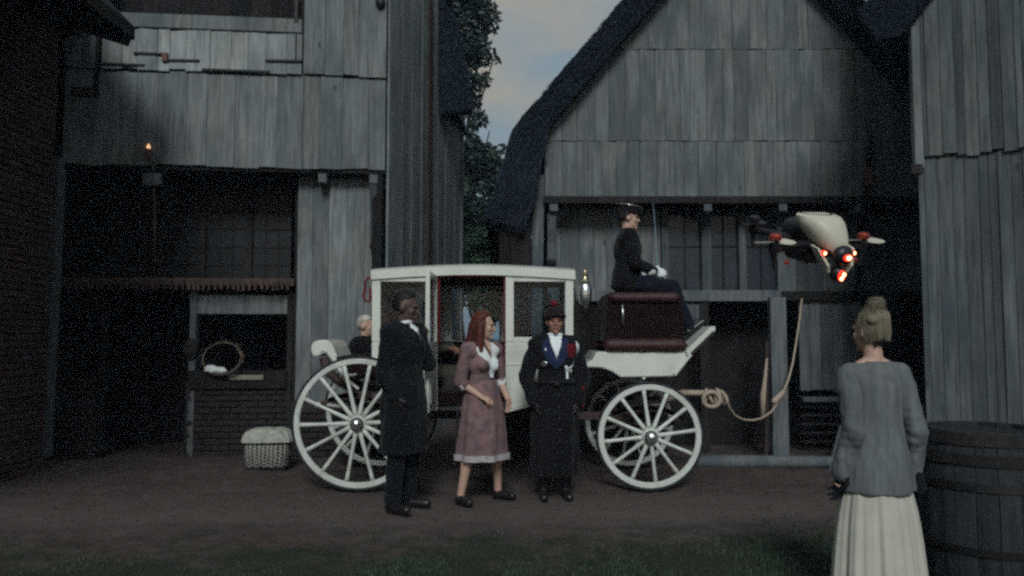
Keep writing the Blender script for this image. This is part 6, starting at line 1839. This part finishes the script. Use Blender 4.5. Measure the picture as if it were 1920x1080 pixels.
for k in range(13):
    z = .04 + k * .018; pl = []
    for i in range(68):
        a = 2 * math.pi * i / 68; ca, sa = math.cos(a), math.sin(a); q = (abs(ca) ** 4 + abs(sa) ** 4) ** -.25
        w = .010 * (1 if (i // 2 + k) % 2 else -1); f = .89 + .11 * min(1, z / .15)
        pl.append((( .225 * f + w) * q * ca, (.165 * f + w) * q * sa, z + rr_.uniform(-.002, .002)))
    m.tube(pl, .008, 5, closed=True)
new('weave', m.mesh('wv', True), M['wicker_body'], ham)
for sx in (-1, 1):
    m = MB(); m.box((sx * .13, -.03, .018), (.16, .26, .036), ch=.006); new('runner', m.mesh('rn'), M['beam_dark'], ham)

# ---------------------------------------------------------------- twig wreath and cloth on the porch sill
wc = at(417, 672, 9.12)
m = MB(); rr_ = random.Random(73)
for k in range(9):
    pl = []; p1, p2 = rr_.uniform(0, 6), rr_.uniform(0, 6)
    for i in range(40):
        a = 2 * math.pi * i / 40
        r_ = 1 + .035 * math.sin(3 * a + p1) + .03 * math.sin(7 * a + p2)
        pl.append(wc + V(.235 * r_ * math.cos(a), .02 * math.sin(5 * a + p2) + .04 * math.sin(a), .185 * r_ * math.sin(a)))
    m.tube(pl, .006, 5, closed=True)
for k in range(26):
    a = rr_.uniform(0, 6.28); b = wc + V(.235 * math.cos(a), 0, .185 * math.sin(a)); d = V(math.cos(a + rr_.uniform(.6, 1.6)), rr_.uniform(-.3, .3), math.sin(a + rr_.uniform(.6, 1.6)))
    m.tube([b, b + d * rr_.uniform(.04, .1)], [.004, .0015], 5)
o = new('twig_wreath', m.mesh('tw', True), M['twig']); tag(o, 'round wreath of dry twigs leaning in the dark porch window', 'wreath')
cc = at(404, 694, 9.10)
m = MB(); m.ell(cc, (.13, .06, .045)); m.ell(cc + V(-.05, 0, .01), (.08, .05, .05)); m.ell(cc + V(.07, 0, -.012), (.07, .05, .03))
o = new('folded_cloth', remesh(m, .01, 2, .012, 14), M['linen']); tag(o, 'crumpled white cloth lying on the porch sill inside the wreath', 'cloth')

# ---------------------------------------------------------------- candle lantern on a pole above the porch
b0, b1 = hp(hs(288, .22), .22, GZ + .04), hp(hs(279, -.1), -.10, hz(279, 300, -.1))
pol = thing('lantern_pole', 'slim pole with lit candle and small pale plate, standing at the porch gallery', 'lantern', b0)
m = MB(); m.tube([b0, b0.lerp(b1, .5) + V(.01, 0, 0), b1], [.02, .017, .012], 8); new('pole', m.mesh('p', True), M['beam_brown'], pol, world=True)
m = MB(); pc = b0.lerp(b1, .84) + V(0, -.03, 0); m.box(pc, (.21, .018, .15), ch=.02); new('plate', m.mesh('pl'), M['beam'], pol, world=True)
tp = at(278, 292, b1.y)
m = MB(); m.lathe([(.012, -.05), (.02, -.02), (.035, .03), (.036, .075), (.03, .08), (.008, .08)], 16, Matrix.Translation(tp)); hold = new('candle_cup', m.mesh('cc', True, 40), M['candle'], pol, world=True)
m = MB(); m.lathe([(.004, .075), (.018, .085), (.022, .10), (.014, .125), (.002, .145)], 14, Matrix.Translation(tp)); new('flame', m.mesh('fl', True), M['flame'], hold)

# ---------------------------------------------------------------- wooden barrel at the right edge
bc = at(1850, 800, 4.5); BXc, BYc = bc.x, 4.5
bar = thing('wooden_barrel', 'big dark wooden barrel standing at the foot of the plank shed', 'barrel', (BXc, BYc, 0))
Hh = .915; nst = 22
def br_(z): t = (z / Hh - .5) * 2; return .335 + .05 * (1 - t * t)
rr_ = random.Random(81)
for k in range(nst):
    a0, a1 = 2 * math.pi * k / nst, 2 * math.pi * (k + 1) / nst - .012
    vv = []; J_ = 8; off = rr_.uniform(-.004, .004)
    for j in range(J_ + 1):
        z = Hh * j / J_; r_ = br_(z) + off
        for (a, q) in ((a0, r_), ((a0 + a1) / 2, r_ + .003), (a1, r_), (a1, r_ - .03), (a0, r_ - .03)):
            vv.append((q * math.cos(a), q * math.sin(a), z))
    ff = [(j * 5 + i, j * 5 + (i + 1) % 5, (j + 1) * 5 + (i + 1) % 5, (j + 1) * 5 + i) for j in range(J_) for i in range(5)] + [(0, 1, 2, 3, 4), tuple(J_ * 5 + i for i in range(5))]
    m = MB(); m.add(vv, ff); new('stave', m.mesh('stave'), M['barrel_wood'], bar)
for z, mt, hw_ in ((.08, 'barrel_wood', .025), (.27, 'iron', .02), (.62, 'iron', .022), (.765, 'beam_dark', .03), (.875, 'beam_dark', .032)):
    m = MB(); m.lathe([(br_(z - hw_) + .003, z - hw_), (br_(z - hw_) + .010, z - hw_), (br_(z + hw_) + .010, z + hw_), (br_(z + hw_) + .003, z + hw_)], 40, cap=False)
    new('hoop', m.mesh('hoop', True, 40), M[mt], bar)
m = MB(); m.lathe([(.002, Hh - .05), (.31, Hh - .05), (.31, Hh - .03), (.002, Hh - .03)], 32); new('head', m.mesh('hd'), M['beam_dark'], bar)
bpy.data.scenes.remove(TMP)
